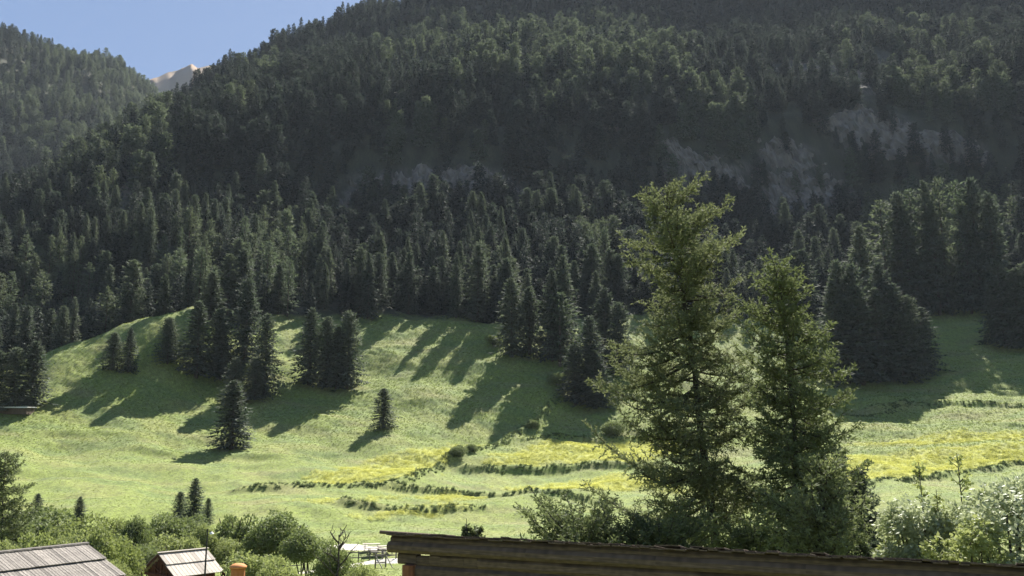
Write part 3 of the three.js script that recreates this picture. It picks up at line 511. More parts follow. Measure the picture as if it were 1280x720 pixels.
// ---------------------------------------------------------------- the dark open-backed shed close in front
{
  const P = atHeight(483, 665, EYE - 1.33), Q = atHeight(1280, 705, EYE - 1.33), e = Q.clone().sub(P).setY(0).normalize(), back = V(e.z, 0, -e.x), len = 14.5;
  const gy = height(P.x, P.z), s = thing('shed', 'dark log shed with ragged shingle roof edge in deep shade', 'shed', V(P.x, gy, P.z)), r = rng(71);
  if (back.z > 0) back.negate();
  const TAN = 0.16, loc = (u, d, y) => P.clone().addScaledVector(e, u).addScaledVector(back, d).add(V(0, y, 0)).sub(s.position);
  const roof = new THREE.Group(); roof.name = 'roof'; s.add(roof);
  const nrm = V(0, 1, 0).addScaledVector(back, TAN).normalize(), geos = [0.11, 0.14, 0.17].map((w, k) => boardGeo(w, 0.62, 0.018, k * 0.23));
  for (let row = 0; row < 2; row++) for (let u = 0.02 - row * 0.05; u < len;) {
    const k = Math.floor(r() * 3), w = [0.11, 0.14, 0.17][k], d0 = -0.02 + 0.05 * (r() - 0.5) + row * 0.03, y0 = -0.035 + row * 0.022 + (r() - 0.5) * 0.014;
    const a = loc(u + w / 2, d0, y0 + (r() < 0.16 ? 0.02 : 0)), b = loc(u + w / 2, d0 + 0.62, y0 - 0.62 * TAN * (0.75 + 0.4 * r()));
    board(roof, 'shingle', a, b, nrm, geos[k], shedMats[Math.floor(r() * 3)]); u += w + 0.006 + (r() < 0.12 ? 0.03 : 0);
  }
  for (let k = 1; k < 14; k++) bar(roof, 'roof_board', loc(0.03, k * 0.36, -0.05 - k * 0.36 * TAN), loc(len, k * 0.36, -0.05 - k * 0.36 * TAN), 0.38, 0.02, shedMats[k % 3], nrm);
  const pole = new Buf(); pole.tube([[0, 0, 0], [0.6, -0.01, 0], [1.4, -0.02, 0]], 0.028, 0.03, 8);
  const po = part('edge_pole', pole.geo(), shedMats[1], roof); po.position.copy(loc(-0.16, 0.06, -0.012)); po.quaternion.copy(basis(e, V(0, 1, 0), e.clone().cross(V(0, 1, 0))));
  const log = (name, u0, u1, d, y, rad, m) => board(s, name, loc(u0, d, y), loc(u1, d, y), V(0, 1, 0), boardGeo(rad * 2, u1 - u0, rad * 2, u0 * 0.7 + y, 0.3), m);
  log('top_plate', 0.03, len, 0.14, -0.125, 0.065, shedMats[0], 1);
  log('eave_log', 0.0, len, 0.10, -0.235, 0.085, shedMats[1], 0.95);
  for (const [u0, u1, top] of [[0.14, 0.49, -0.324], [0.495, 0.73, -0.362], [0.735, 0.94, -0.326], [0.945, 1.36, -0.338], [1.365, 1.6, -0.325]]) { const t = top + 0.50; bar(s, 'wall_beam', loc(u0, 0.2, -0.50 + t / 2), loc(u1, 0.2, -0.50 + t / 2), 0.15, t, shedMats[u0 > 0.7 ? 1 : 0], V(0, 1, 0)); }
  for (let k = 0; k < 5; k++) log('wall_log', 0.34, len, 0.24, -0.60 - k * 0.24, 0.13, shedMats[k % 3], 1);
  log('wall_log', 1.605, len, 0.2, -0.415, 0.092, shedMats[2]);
  const hgt = P.y - 0.5 - gy;
  bar(s, 'corner_post', loc(0.38, 0.12, -0.5 - hgt), loc(0.38, 0.12, -0.5), 0.2, 0.2, redMat, e);
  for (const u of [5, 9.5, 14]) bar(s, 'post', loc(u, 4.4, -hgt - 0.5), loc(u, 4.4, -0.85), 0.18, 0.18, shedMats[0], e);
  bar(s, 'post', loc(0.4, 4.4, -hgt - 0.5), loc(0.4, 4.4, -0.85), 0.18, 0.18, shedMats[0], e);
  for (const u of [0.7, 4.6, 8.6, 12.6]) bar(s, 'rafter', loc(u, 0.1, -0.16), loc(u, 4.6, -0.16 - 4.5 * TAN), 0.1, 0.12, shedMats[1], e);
}
{ // little shed with a pale roof edge at the wood's foot
  const g = cast(6, 519), w = toPixel(g.x, g.y, g.z)[2] / FOCAL, s = thing('hut', 'small dark hut with thin pale roof edge at the foot of the spruces', 'hut', g), W = 13;
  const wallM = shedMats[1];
  for (let k = 0; k < 5; k++) bar(s, 'wall_board', V(-W + 4.3, 0.12 + k * 0.24, 0), V(4.3, 0.12 + k * 0.24, 0), 0.23, 0.06, wallM, V(0, 0, 1));
  for (const x of [-W + 4.3, 4.3]) bar(s, 'wall_board', V(x, 0.65, 0), V(x, 0.65, -3), 1.3, 0.06, wallM, V(1, 0, 0));
  const roof = part('roof', new THREE.BoxGeometry(W + 0.6, 0.16, 3.8).translate(4.3 - W / 2, 1.42, -1.4), mat(0.55, 0.55, 0.53, 0.5), s); roof.rotation.x = 0.03;
  part('fascia', new THREE.BoxGeometry(W + 0.62, 0.24, 0.03).translate(4.3 - W / 2, 1.4, 0.52), mat(0.62, 0.62, 0.6, 0.6), roof);
}
// ---------------------------------------------------------------- path, picnic tables, rail fences
const pale = mat(0.46, 0.43, 0.37, 0.95);
function strip(name, px, width, m, label) {
  const c = px.map(([x, y]) => cast(x, y)), curve = new THREE.CatmullRomCurve3(c), pts = curve.getPoints(60), pos = [], idx = [];
  pts.forEach((p, i) => { const t = curve.getTangent(i / 60), s = V(-t.z, 0, t.x).normalize(); for (let k = 0; k <= 6; k++) { const o = (k / 3 - 1) * width / 2 * (1 + 0.16 * n2(p.x / 1.3 + k, p.z / 1.3)), x = p.x + s.x * o, z = p.z + s.z * o; pos.push(x, height(x, z) + 0.05 - 0.07 * (Math.abs(k - 3) === 3), z); } if (i) for (let k = 0; k < 6; k++) { const a = (i - 1) * 7 + k, b = i * 7 + k; idx.push(a, b, a + 1, b, b + 1, a + 1); } });
  const g = new THREE.BufferGeometry(); g.setAttribute('position', new THREE.Float32BufferAttribute(pos, 3)); g.setIndex(idx); g.computeVertexNormals();
  return tag(part(name, g, m, scene), label, 'path', null, 'structure');
}
strip('path', [[400, 686], [440, 685.5], [470, 687], [510, 689], [560, 690]], 3.2, pale, 'pale gravel path by the picnic tables');
strip('path', [[300, 722], [350, 718], [400, 714], [450, 705], [500, 701], [560, 703]], 2.2, pale, 'pale gravel path below the rail fence');
function picnicTable(px, py, turn, L, label) {
  const g = cast(px, py), t = thing('picnic_table', label, 'table', g, 'picnic tables on the meadow'), m = woodMat(greyWood, 0.8), mt = woodMat(paleWood, 0.9);
  for (let k = 0; k < 4; k++) bar(t, 'table_board', V(-L / 2, 0.76, -0.33 + k * 0.22), V(L / 2, 0.76, -0.33 + k * 0.22), 0.2, 0.045, mt, V(0, 1, 0));
  for (const s of [-1, 1]) bar(t, 'bench', V(-L / 2, 0.45, s * 0.78), V(L / 2, 0.45, s * 0.78), 0.28, 0.05, mt, V(0, 1, 0));
  for (const x of [-L * 0.36, L * 0.36]) { for (const s of [-1, 1]) bar(t, 'leg', V(x, -0.05, s * 0.7), V(x, 0.74, s * 0.22), 0.1, 0.08, m, V(1, 0, 0)); bar(t, 'cross_beam', V(x, 0.40, -0.9), V(x, 0.40, 0.9), 0.1, 0.06, m, V(1, 0, 0)); }
  t.rotation.y = turn;
}
picnicTable(464, 689, 0.15, 1.9, 'dark picnic table with benches standing by the gravel path');
picnicTable(471, 694.5, -0.1, 2.3, 'larger pale-topped picnic table with benches on the grass');
picnicTable(481, 692, 0.5, 1.6, 'small picnic table turned askew behind the pale-topped one');
function railFence(pts, hgt, label, braces) {
  const p = pts.map(([x, y]) => cast(x, y, 50)), f = thing('rail_fence', label, 'fence', p[0].clone()), m = woodMat(greyWood, 0.6), L = (v, y) => v.clone().sub(p[0]).add(V(0, y, 0));
  p.forEach((q, i) => {
    bar(f, 'post', L(q, -0.2), L(q, hgt + 0.12), 0.13, 0.13, m, V(0.3, 0, 1));
    if (i) for (const y of [0.42, 1]) bar(f, 'rail', L(p[i - 1], hgt * y), L(q, hgt * y), 0.1, 0.06, m, V(0, 0, 1));
    if (braces) bar(f, 'brace', L(q, hgt * 0.95), L(q, 0.05).add(V(0.75, 0, 0.5)), 0.09, 0.07, woodMat(paleWood, 0.8), V(0, 0, 1));
  });
}
railFence([[346, 717], [362, 715], [380, 713]], 1.2, 'grey two-rail fence between the leafy bushes');
railFence([[432, 703], [448, 702], [462, 700.5], [478, 700], [495, 699]], 0.9, 'low grey rail fence below the picnic tables');
railFence([[469, 711], [482, 710]], 1.25, 'posts with pale slanting braces beside the dark shed', true);

// ---------------------------------------------------------------- broadleaf bushes
// clumps of leaves round limb ends; R is half the width, H the height, leaf the leaf length in metres
function bush({ seed, H = 5, R = 2.4, clumps = 16, leaves = 4200, leaf = 0.2, bare = 0.25, stems = 5, wob = 1, lobe = 0.33 }) {
  const r = rng(seed), b = new Buf(), st = new Buf(), list = [];
  for (let k = 0; k < clumps; k++) {
    const d = ball(r), f = k < clumps * 0.2 ? 0.3 : 0.62 + 0.12 * r(), mid = (1 + bare) / 2, vy = (1 - bare) / 2, c = [d[0] * R * f * 1.05, H * (mid + d[1] * vy * f * 1.05), d[2] * R * f * 1.05], rad = R * (lobe + 0.14 * r());
    list.push([c, rad]);
    const s = k % stems, sx = Math.cos(s * 1.9) * 0.12 * R, sz = Math.sin(s * 1.9) * 0.12 * R;
    st.tube([[sx * 0.5, -0.2, sz * 0.5], [sx + c[0] * 0.2, H * bare * 0.9, sz + c[2] * 0.2], [c[0] * 0.7, c[1] * 0.75, c[2] * 0.7], c], 0.035 * R * 0.9, 0.012 * R, 5);
  }
  for (let k = 0; k < leaves; k++) {
    const [c, rad] = list[Math.floor(r() * clumps)], d = ball(r), f = rad * (0.55 + 0.5 * Math.pow(r(), 0.6)) * (1 + 0.3 * wob * n3(d[0] * 2 + c[0], d[1] * 2, d[2] * 2 + c[2])), o = [c[0] + d[0] * f, c[1] + d[1] * f * 0.85, c[2] + d[2] * f];
    const dir = norm([d[0] + (r() - 0.5) * 1.6, d[1] * 0.5 + (r() - 0.6) * 1.2, d[2] + (r() - 0.5) * 1.6]), s = norm(cross(dir, ball(r))), l = leaf * (0.6 + 0.8 * r());
    b.leaf(o, dir, s, l, l * 0.62);
  }
  return { H, R, stem: st.geo(), leaves: b.geo() };
}
// round crowns of unit radius about their middle, on stems of unit height
function crownModel(seed, clumps, leaves, lobe, leaf = 0.085) {
  const r = rng(seed), b = new Buf(), st = new Buf(), list = [];
  for (let k = 0; k < clumps; k++) { const d = ball(r), f = k < clumps * 0.15 ? 0.25 : 0.6 + 0.14 * r(); if (d[1] < -0.35) d[1] *= -0.6; list.push([[d[0] * f, d[1] * f * 0.9, d[2] * f], lobe + 0.13 * r()]); }
  for (let k = 0; k < leaves; k++) {
    const [c, rad] = list[k % clumps], d = ball(r), f = rad * (0.7 + 0.36 * Math.pow(r(), 0.7)) * (1 + 0.28 * n3(d[0] * 2.4 + c[0] * 5, d[1] * 2.4, d[2] * 2.4 + c[2] * 5)), o = [c[0] + d[0] * f, c[1] + d[1] * f * 0.9, c[2] + d[2] * f];
    const dir = norm([d[0] * 0.7 + (r() - 0.5) * 1.7, d[1] * 0.5 + (r() - 0.6) * 1.3, d[2] * 0.7 + (r() - 0.5) * 1.7]), l = leaf * (0.6 + 0.8 * r());
    b.leaf(o, dir, norm(cross(dir, ball(r))), l, l * 0.66);
  }
  for (let k = 0; k < Math.min(9, clumps); k++) { const [c] = list[k], q = Math.cos(k * 2.1) * 0.08, w = Math.sin(k * 2.1) * 0.08; st.tube([[q, -0.02, w], [q * 2.4, 0.3, w * 2.4], [c[0] * 0.5 + q, 0.62, c[2] * 0.5 + w], [c[0] * 0.85, 0.84, c[2] * 0.85]], 0.036, 0.012, 5); }
  return { stem: st.geo(), leaves: b.geo() };
}
const BUSH = [crownModel(201, 15, 9000, 0.34), crownModel(202, 12, 8600, 0.38), crownModel(203, 18, 8600, 0.30), crownModel(204, 14, 5600, 0.24, 0.09), crownModel(205, 10, 8000, 0.42)];
function plantBush(label, group, pos, H, R, k, m, turn, up = H > 3 * R ? 1.5 : 0.95) {
  const t = thing('leafy_bush', label, 'bush', pos, group), q = Math.min(up, H * 0.56 / R) * R, st = part('stems', BUSH[k].stem, darkBark, t), lf = part('foliage', BUSH[k].leaves, m, t);
  lf.scale.set(R, q, R); lf.position.y = H - q * 0.98; st.scale.set(R, H * 0.97, R); t.rotation.y = turn;
  return t;
}
const bushMats = [leafMat(0.225, 0.265, 0.08, 0.52, 0.82, 0.4), leafMat(0.165, 0.205, 0.065, 0.5, 0.82, 0.4), leafMat(0.27, 0.31, 0.105, 0.55, 0.82, 0.4)];
// [photo x, photo y of the top, photo width, metres away, model, material, label, group]
const BIG = 'broad dense green willow bush in the thicket behind the plank house|thicket behind the plank house', LOW = 'rounded light green bush low in the thicket between house and cabin|low bushes between house and cabin';
[
  [28, 632, 92, 84, 1, 1, BIG], [72, 634, 92, 86, 0, 1, BIG], [108, 644, 70, 80, 4, 0, BIG], [3, 640, 70, 80, 2, 1, BIG], [92, 661, 60, 66, 1, 2, BIG], [50, 664, 60, 64, 0, 0, BIG], [133, 660, 54, 64, 2, 0, BIG], [8, 676, 40, 52, 4, 2, BIG],
  [150, 636, 46, 88, 3, 0, 'slender open-crowned tree with bare lower stems in the thicket|'], [176, 646, 44, 84, 2, 1, 'dark green rounded tree between the slender tree and the broad one|'], [207, 640, 62, 88, 0, 1, 'broad dark green tree behind the small cabin|dark trees behind the cabin'], [236, 643, 52, 90, 1, 1, 'broad dark green tree behind the small cabin|dark trees behind the cabin'],
  [130, 690, 50, 54, 1, 2, LOW], [150, 706, 36, 50, 4, 2, LOW], [178, 680, 50, 76, 0, 1, LOW], [215, 668, 62, 80, 4, 2, LOW], [155, 672, 50, 66, 2, 0, LOW], [245, 672, 36, 74, 2, 2, LOW],
  [252, 655, 34, 78, 2, 2, 'pointed light green bush beside the lamp post|'], [284, 672, 44, 78, 4, 2, 'pale green shrub at the foot of the open-stemmed tree|pale shrubs by the chimney'], [320, 686, 70, 56, 1, 2, 'pale green shrub at the foot of the open-stemmed tree|pale shrubs by the chimney'], [343, 696, 56, 52, 4, 2, 'pale green shrub at the foot of the open-stemmed tree|pale shrubs by the chimney'],
  [295, 628, 62, 82, 3, 1, 'open-stemmed tree with many dark trunks showing under its crown|'], [352, 638, 74, 80, 0, 1, 'large round dark green tree beside the open-stemmed tree|'], [384, 662, 58, 72, 2, 1, 'leafy bush leaning against the round dark tree|'],
  [411, 676, 46, 50, 4, 1, 'grey-green bush round the foot of the bare twisted branches|'], [452, 703, 36, 44, 4, 2, 'low light shrub in front of the picnic fence|low shrubs by the picnic fence'], [480, 712, 44, 40, 1, 2, 'low light shrub in front of the picnic fence|low shrubs by the picnic fence'],
  [458, 677, 20, 112, 4, 1, 'small dark bush on the grass behind the picnic tables|'],
].forEach(([px, top, wpx, dist, k, mi, key], i) => {
  const [label, group] = key.split('|'), p = at(px, top, dist), gy = height(p.x, p.z), W = wpx * toPixel(p.x, p.y, p.z)[2] / FOCAL;
  plantBush(label, group || undefined, V(p.x, gy, p.z), p.y - gy, W * 0.56, k, bushMats[mi], i * 1.7);
});
// dark herb clumps along the terrace banks, too many to count
{
  const r = rng(515), m = new THREE.InstancedMesh(bush({ seed: 230, H: 0.7, R: 0.55, clumps: 7, leaves: 240, leaf: 0.16, bare: 0.05 }).leaves, leafMat(0.115, 0.155, 0.055, 0.4), 4200), o = new THREE.Object3D(); let n = 0;
  for (const b of BANKS) { if (b.h < 0.55) continue; for (let i = 1; i < b.p.length; i++) { const [ax, az] = b.p[i - 1], [cx, cz] = b.p[i], L = Math.hypot(cx - ax, cz - az); for (let d = 0; d < L && n < 4200; d += 0.16) { const t = d / L, x = lerp(ax, cx, t) + (r() - 0.5) * 2.4, z = lerp(az, cz, t) + r() * 2.6 - 0.6; if (bankAt(x, z).s < 0.12 + 0.3 * r() || n2(x / 3, z / 3) < -0.55) continue; o.position.set(x, height(x, z) - 0.1, z); o.rotation.y = r() * 6; o.scale.setScalar(0.35 + 0.55 * r() * r()); o.updateMatrix(); m.setMatrixAt(n++, o.matrix); } } }
  m.count = n; m.name = 'bank_herbs'; tag(m, 'dark coarse herbs along the terrace banks', 'herbs', null, 'stuff'); scene.add(shade(m));
}
// single dark bushes on the meadow banks: [photo x, foot y, photo height, label]
[[574, 572, 12, 'dark bush on the stepped bank between the flower fields'], [590, 564, 8, 'small dark bush higher up the stepped bank'], [617, 433, 12, 'low dark bush at the top of the mown strip'], [698, 482, 14, 'dark bush under the spruce stand by the gully'], [706, 476, 10, 'small bush beside the gully bush'], [664, 535, 9, 'tiny lone bush on the pale gully slope'], [770, 545, 18, 'wide bush at the upper rim of the flower field']].forEach(([px, foot, h, label], i) => {
  const g = cast(px, foot), w = toPixel(g.x, g.y, g.z)[2] / FOCAL;
  plantBush(label, undefined, V(g.x, g.y - 0.25, g.z), h * w * 1.15 + 0.25, h * w * 0.95, [1, 4][i % 2], bushMats[1], i);
});
// small conifers along the thicket: [photo x, top y, metres away, photo width, label]
[[245, 597, 122, 15, 0, 'small pointed young spruce rising above the thicket'], [226, 614, 126, 12, 0, 'smaller young spruce beside the pointed one'], [101, 620, 122, 15, 0, 'tiny dark spruce showing above the broad willows'], [48, 616, 130, 9, 0, 'tiniest spruce tip above the willows'], [261, 622, 118, 8, 0, 'little spruce tip between the pointed spruce and the open-stemmed tree']].forEach(([px, top, dist, wpx, k, label], i) => {
  const p = at(px, top, dist), gy = height(p.x, p.z), H = p.y - gy, model = k ? LARCH[i % 3] : SPRUCE[i % 3], W = wpx * dist / FOCAL, s = H / model.H;
  plantTree(k ? 'larch_tree' : 'spruce_tree', model, k ? spruceMats[2] : larchMats[1], V(p.x, gy - 0.1, p.z), H, clamp(W * (k ? 0.8 : 1.0) / (model.R * s), 0.4, 2), i * 2, label);
});
{ // bare twisted branches over the bush
  const p = at(424, 664, 49), gy = height(p.x, p.z), H = p.y - gy, t = thing('bare_tree', 'bare twisted dark branches rising out of a grey-green bush', 'tree', V(p.x, gy, p.z)), r = rng(88), b = new Buf();
  const grow = (o, d, l, rad, n) => { const pts = [o]; let q = o, v = d; for (let k = 0; k < 4; k++) { v = norm([v[0] + (r() - 0.5) * 0.7, v[1] + (r() - 0.4) * 0.35, v[2] + (r() - 0.5) * 0.7]); q = [q[0] + v[0] * l / 4, q[1] + v[1] * l / 4, q[2] + v[2] * l / 4]; pts.push(q); } b.tube(pts, rad, rad * 0.45, 5); if (n > 0) for (let k = 1; k < 5; k++) grow(pts[k], norm([v[0] * 0.4 + (r() - 0.5) * 1.8, 0.5 + r() * 0.5, v[2] * 0.4 + (r() - 0.5) * 1.8]), l * (0.32 + 0.2 * r()), rad * 0.42, n - 1); };
  b.tube([[0, -0.2, 0], [0.1, H * 0.3, 0], [-0.05, H * 0.55, 0.05], [0.02, H * 0.72, 0], [0, H * 0.97, 0]], 0.12, 0.03, 6);
  for (let k = 0; k < 9; k++) { const y = H * (0.55 + 0.05 * k), a = k * 2.2; grow([0, y, 0], norm([Math.cos(a), 0.8, Math.sin(a)]), 1.5 - 0.1 * k, 0.05, 2); }
  part('branches', b.geo(), darkBark, t);
}

// ---------------------------------------------------------------- the big larches close by
// trunk: [photo x, photo y] from base to tip; crown: [photo y, half width to the left, to the right] in photo pixels
function bigLarch({ seed, dist, trunk, crown, n, name, label, leafM, tuft = 0.11, density = 0.066, rise = 0.15, category = 'tree', firstY, sec = 1, bare = 0 }) {
  const r = rng(seed), k = dist / FOCAL, pts = trunk.map(([x, y]) => at(x, y, dist)), g0 = pts[0].clone(); g0.y = height(g0.x, g0.z) - 0.3;
  const t = thing(name, label, category, g0), P = [[0, 0, 0], ...pts.map((p) => [p.x - g0.x, p.y - g0.y, p.z - g0.z])], wood = new Buf(), lf = new Buf(), tips = P[P.length - 1], H = tips[1];
  const onTrunk = (y) => { for (let i = 1; i < P.length; i++) if (y <= P[i][1]) { const s = (y - P[i - 1][1]) / (P[i][1] - P[i - 1][1]); return [lerp(P[i - 1][0], P[i][0], s), y, lerp(P[i - 1][2], P[i][2], s)]; } return tips; };
  const tr = new Buf(), tp = []; for (let i = 0; i <= 40; i++) { const q = onTrunk(H * i / 40); tp.push([q[0] + 0.03 * n2(i * 0.4, seed), q[1], q[2] + 0.03 * n2b(i * 0.4, seed)]); } tr.tube(tp, H * 0.0125, 0.012, 9);
  const Y = crown.map(([py]) => at(640, py, dist).y - g0.y), reach = (y, az) => { let a = crown[0], b = a, s = 0; for (let i = 1; i < crown.length; i++) if (y <= Y[i - 1] && y > Y[i]) { a = crown[i - 1]; b = crown[i]; s = (Y[i - 1] - y) / (Y[i - 1] - Y[i]); } if (y <= Y[Y.length - 1]) a = b = crown[crown.length - 1]; const L = lerp(a[1], b[1], s) * k, R = lerp(a[2], b[2], s) * k, c = Math.cos(az); return lerp(L, R, 0.5 + 0.5 * c); };
  const tuftAt = (o, d, l) => { for (let q = 0; q < 3; q++) { const v = ball(r), dir = norm([d[0] * 0.7 + v[0], d[1] * 0.7 + v[1] * 0.8 + 0.25, d[2] * 0.7 + v[2]]); lf.leaf(o, dir, norm(cross(dir, ball(r))), l * (0.65 + 0.7 * r()), l * 0.34); } };
  const y0 = Y[Y.length - 1] - (firstY ?? 0);
  for (let i = 0; i < n; i++) {
    const u = (i + r()) / n, y = lerp(y0, H * 0.985, Math.pow(u, 0.9)), az = i * 2.39996 + r() * 1.1, c = onTrunk(y), L = Math.max(0.18, reach(y, az) * (0.38 + 0.82 * r())), top = smooth(0.75, 1, y / H);
    const el = rise + 0.45 * top + (r() - 0.5) * 0.9, ca = Math.cos(az), sa = Math.sin(az), bp = [], m = 7, wob = (r() - 0.5) * 0.5;
    for (let j = 0; j <= m; j++) { const s = j / m, a2 = az + wob * s, rr = L * s; bp.push([c[0] + Math.cos(a2) * rr * Math.cos(el * 0.5), c[1] + Math.sin(el) * rr - 0.16 * L * Math.sin(s * 2.2) * (1 - top) + 0.2 * L * s * s * s, c[2] + Math.sin(a2) * rr * Math.cos(el * 0.5)]); }
    wood.tube(bp, 0.008 + 0.011 * L, 0.004, 4);
    const dens = r() < bare ? 0.15 : 1;
    const nodeAt = (s) => { const f = s * m, j = Math.min(m - 1, Math.floor(f)), q = f - j; return [lerp(bp[j][0], bp[j + 1][0], q), lerp(bp[j][1], bp[j + 1][1], q), lerp(bp[j][2], bp[j + 1][2], q)]; };
    const bd = norm([ca, 0.15, sa]);
    for (let d = 0.12 * L; d < L; d += density * (0.7 + 0.6 * r())) if (r() < dens) { const o = nodeAt(d / L); tuftAt([o[0] + (r() - 0.5) * 0.03, o[1] + (r() - 0.3) * 0.04, o[2] + (r() - 0.5) * 0.03], bd, tuft); }
    const ns = Math.max(2, Math.round(L * 14 * sec));
    for (let q = 0; q < ns; q++) {                                       // side twigs
      const s = 0.18 + 0.8 * (q + r()) / ns, o = nodeAt(s), sd = q & 1 ? 1 : -1, a2 = az + sd * (0.6 + 0.6 * r()), l2 = (0.16 + 0.30 * L * (1.05 - s)) * (0.55 + 0.8 * r()), e2 = (r() - 0.5) * 1.7 + 0.3 * top, dir = [Math.cos(a2) * Math.cos(e2), Math.sin(e2), Math.sin(a2) * Math.cos(e2)];
      wood.tube([o, [o[0] + dir[0] * l2, o[1] + dir[1] * l2 + 0.03, o[2] + dir[2] * l2]], 0.006, 0.002, 3);
      for (let d = 0.03; d < l2; d += density * (0.7 + 0.6 * r())) if (r() < dens) tuftAt([o[0] + dir[0] * d, o[1] + dir[1] * d + (r() - 0.5) * 0.02, o[2] + dir[2] * d], dir, tuft);
    }
  }
  part('trunk', tr.geo(), darkBark, t); part('branches', wood.geo(), darkBark, t); part('needles', lf.geo(), leafM, t);
  return t;
}
const larchNear = leafMat(0.165, 0.188, 0.088, 0.5, 0.8), larchDeep = leafMat(0.145, 0.175, 0.07, 0.5, 0.8), larchYoung = leafMat(0.19, 0.225, 0.09, 0.5, 0.8);
bigLarch({ seed: 301, dist: 26, name: 'larch_tree', label: 'tall leaning larch with loose yellow-green crown behind the dark shed roof', n: 185, leafM: larchNear, bare: 0.08,
  trunk: [[897, 700], [884, 600], [872, 500], [862, 420], [850, 340], [838, 280], [828, 234]],
  crown: [[234, 14, 14], [250, 34, 40], [275, 48, 66], [300, 60, 72], [330, 66, 78], [360, 70, 74], [400, 84, 72], [440, 108, 74], [480, 122, 70], [520, 134, 66], [560, 140, 60], [600, 146, 60], [640, 142, 66], [700, 120, 70]] });
bigLarch({ seed: 311, dist: 74, name: 'larch_tree', label: 'loose dark larch rising beside the willow thicket', n: 120, leafM: larchDeep, tuft: 0.26, density: 0.17, sec: 0.42,
  trunk: [[2, 700], [3, 640], [5, 600], [7, 566]], crown: [[566, 3, 4], [580, 14, 16], [600, 24, 26], [620, 28, 30], [650, 30, 30], [700, 30, 30]] });
bigLarch({ seed: 302, dist: 24, name: 'larch_tree', label: 'shorter darker green larch with pointed crown beside the leaning one', n: 170, leafM: larchDeep, rise: 0.3,
  trunk: [[1003, 700], [996, 600], [990, 500], [984, 430], [976, 370], [968, 330]],
  crown: [[330, 5, 5], [345, 16, 14], [370, 34, 32], [400, 46, 40], [440, 60, 54], [475, 70, 72], [510, 76, 60], [550, 82, 80], [600, 80, 86], [650, 72, 90], [700, 66, 84]] });
bigLarch({ seed: 303, dist: 20, name: 'young_larch', label: 'bushy young larch with long upswept shoots in front of the two larches', n: 70, leafM: larchYoung, rise: 0.5,
  trunk: [[1034, 710], [1032, 660], [1026, 600], [1022, 575]], crown: [[575, 6, 6], [600, 24, 24], [630, 50, 44], [660, 72, 60], [690, 80, 66], [720, 80, 66]] });
bigLarch({ seed: 304, dist: 21, name: 'young_larch', label: 'low spreading young larch just above the shed roof edge', n: 70, leafM: larchDeep, rise: 0.3,
  trunk: [[735, 730], [732, 700], [726, 662]], crown: [[662, 6, 8], [672, 34, 34], [685, 66, 56], [700, 84, 76], [730, 90, 84]] });
bigLarch({ seed: 305, dist: 21.5, name: 'young_larch', label: 'low dark young larch under the leaning larch trunk', n: 60, leafM: larchDeep, rise: 0.3,
  trunk: [[826, 730], [824, 700], [822, 660]], crown: [[660, 6, 8], [672, 34, 34], [690, 64, 64], [730, 84, 84]] });
bigLarch({ seed: 306, dist: 23, name: 'young_larch', label: 'low young larch filling the gap below the two larch trunks', n: 50, leafM: larchYoung, rise: 0.4,
  trunk: [[945, 730], [944, 700], [942, 662]], crown: [[660, 6, 8], [675, 30, 30], [695, 56, 56], [725, 66, 66]] });
bigLarch({ seed: 307, dist: 30, name: 'young_spruce', label: 'slim dark young spruce behind the bushy young larch', n: 90, leafM: spruceMats[0], rise: 0.1, tuft: 0.1, density: 0.05,
  trunk: [[1082, 700], [1076, 640], [1072, 586]], crown: [[586, 2, 2], [600, 9, 8], [625, 17, 18], [650, 24, 28], [690, 30, 30]] });
bigLarch({ seed: 308, dist: 30, name: 'young_spruce', label: 'dark spruce bough showing under the shorter larch', n: 60, leafM: spruceMats[0], rise: 0.1, tuft: 0.1, density: 0.05,
  trunk: [[1046, 700], [1046, 620], [1046, 560]], crown: [[560, 3, 3], [580, 15, 16], [610, 22, 20], [690, 26, 26]] });

// ---------------------------------------------------------------- leafy shrubs at the right of the shed
const silver = leafMat(0.42, 0.46, 0.27, 0.55, 0.72, 0.7), fresh = leafMat(0.36, 0.40, 0.15, 0.55, 0.75, 0.5);
function shrub({ px, top, dist, wpx, seed, clumps, leaves, leaf, m, label, bare = 0.3 }) {
  const p = at(px, top, dist), gy = height(p.x, p.z), H = p.y - gy, R = wpx / 2 * dist / FOCAL, b = bush({ seed, H: H / 0.98, R: R / 1.05, clumps, leaves, leaf, bare, stems: 5, wob: 1.3, lobe: 0.22 }), t = thing('leafy_shrub', label, 'shrub', V(p.x, gy, p.z));
  part('stems', b.stem, darkBark, t); part('foliage', b.leaves, m, t);
}
shrub({ px: 1258, top: 578, dist: 21, wpx: 165, seed: 401, clumps: 46, leaves: 26000, leaf: 0.10, m: silver, label: 'large shrub with glinting silvery leaves beyond the shed roof end', bare: 0.35 });
shrub({ px: 1152, top: 606, dist: 22, wpx: 128, seed: 402, clumps: 40, leaves: 20000, leaf: 0.095, m: silver, label: 'rounded silvery-leaved shrub beside the large glinting one', bare: 0.4 });
shrub({ px: 1208, top: 640, dist: 20, wpx: 120, seed: 403, clumps: 36, leaves: 17000, leaf: 0.09, m: fresh, label: 'fresh green shrub low between the two silvery shrubs', bare: 0.45 });
shrub({ px: 1112, top: 672, dist: 22, wpx: 70, seed: 404, clumps: 24, leaves: 9000, leaf: 0.08, m: fresh, label: 'low bright green shrub beside the slim young spruce', bare: 0.5 });
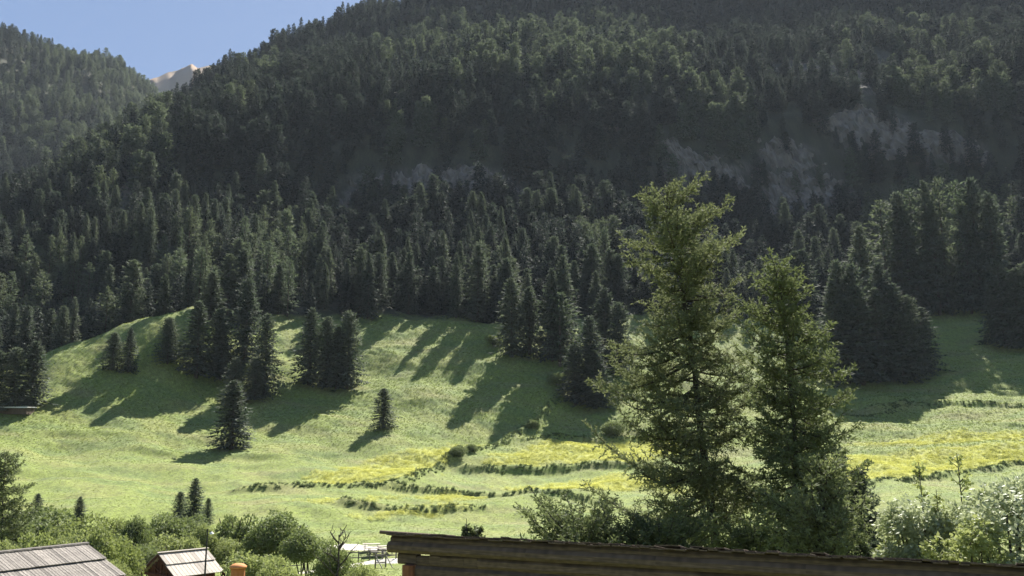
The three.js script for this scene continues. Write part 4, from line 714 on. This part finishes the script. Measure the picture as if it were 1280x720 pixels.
shrub({ px: 1098, top: 660, dist: 27, wpx: 44, seed: 408, clumps: 18, leaves: 7000, leaf: 0.09, m: spruceMats[1], label: 'dark rounded bush behind the low bright shrub', bare: 0.4 });
function sapling(px, top, base, dist, wpx, seed, label, m) {            // thin upright stems with sparse leaves
  const p = at(px, top, dist), gy = height(p.x, p.z), H = p.y - gy, r = rng(seed), t = thing('sapling', label, 'sapling', V(p.x, gy, p.z)), st = new Buf(), b = new Buf(), k = dist / FOCAL, low = H - (base - top) * k;
  st.tube([[0.1, -0.1, 0], [0.05, H * 0.5, 0.03], [0.02, H * 0.8, 0], [0, H, 0]], 0.035, 0.006, 6);
  for (let i = 0; i < 34; i++) {
    const u = r(), y = lerp(low, H * 0.98, u), az = i * 2.4 + r(), l = wpx / 2 * k * (0.35 + 0.75 * (1 - u)) * (0.6 + 0.6 * r()), d = norm([Math.cos(az), 0.9 + 0.5 * r(), Math.sin(az)]), o = [0.02, y, 0], tip = [o[0] + d[0] * l, o[1] + d[1] * l, o[2] + d[2] * l];
    st.tube([o, tip], 0.01, 0.003, 3);
    for (let q = 0; q < 9; q++) { const s = 0.25 + 0.75 * r(), v = ball(r), dir = norm([d[0] + v[0], v[1] - 0.1, d[2] + v[2]]), ll = 0.06 + 0.05 * r(); b.leaf([lerp(o[0], tip[0], s), lerp(o[1], tip[1], s), lerp(o[2], tip[2], s)], dir, norm(cross(dir, ball(r))), ll, ll * 0.65); }
  }
  part('stem', st.geo(), darkBark, t); part('leaves', b.geo(), m, t);
}
sapling(1196, 566, 680, 22, 58, 410, 'tallest thin sapling with sparse leaves above the silvery shrubs', fresh);
sapling(1148, 578, 680, 22.5, 46, 411, 'thin sapling with sparse leaves nearer the slim young spruce', fresh);
sapling(1170, 612, 690, 21.5, 44, 412, 'short sapling between the two thin ones', fresh);
sapling(1230, 606, 690, 22, 50, 413, 'short leafy sapling against the large glinting shrub', fresh);
sapling(583, 648, 690, 17, 26, 414, 'wispy bare-tipped sapling just above the shed roof edge', larchDeep);
sapling(596, 656, 690, 17, 34, 415, 'low wispy shoot beside the bare-tipped sapling', larchDeep);

renderer.render(scene, camera);
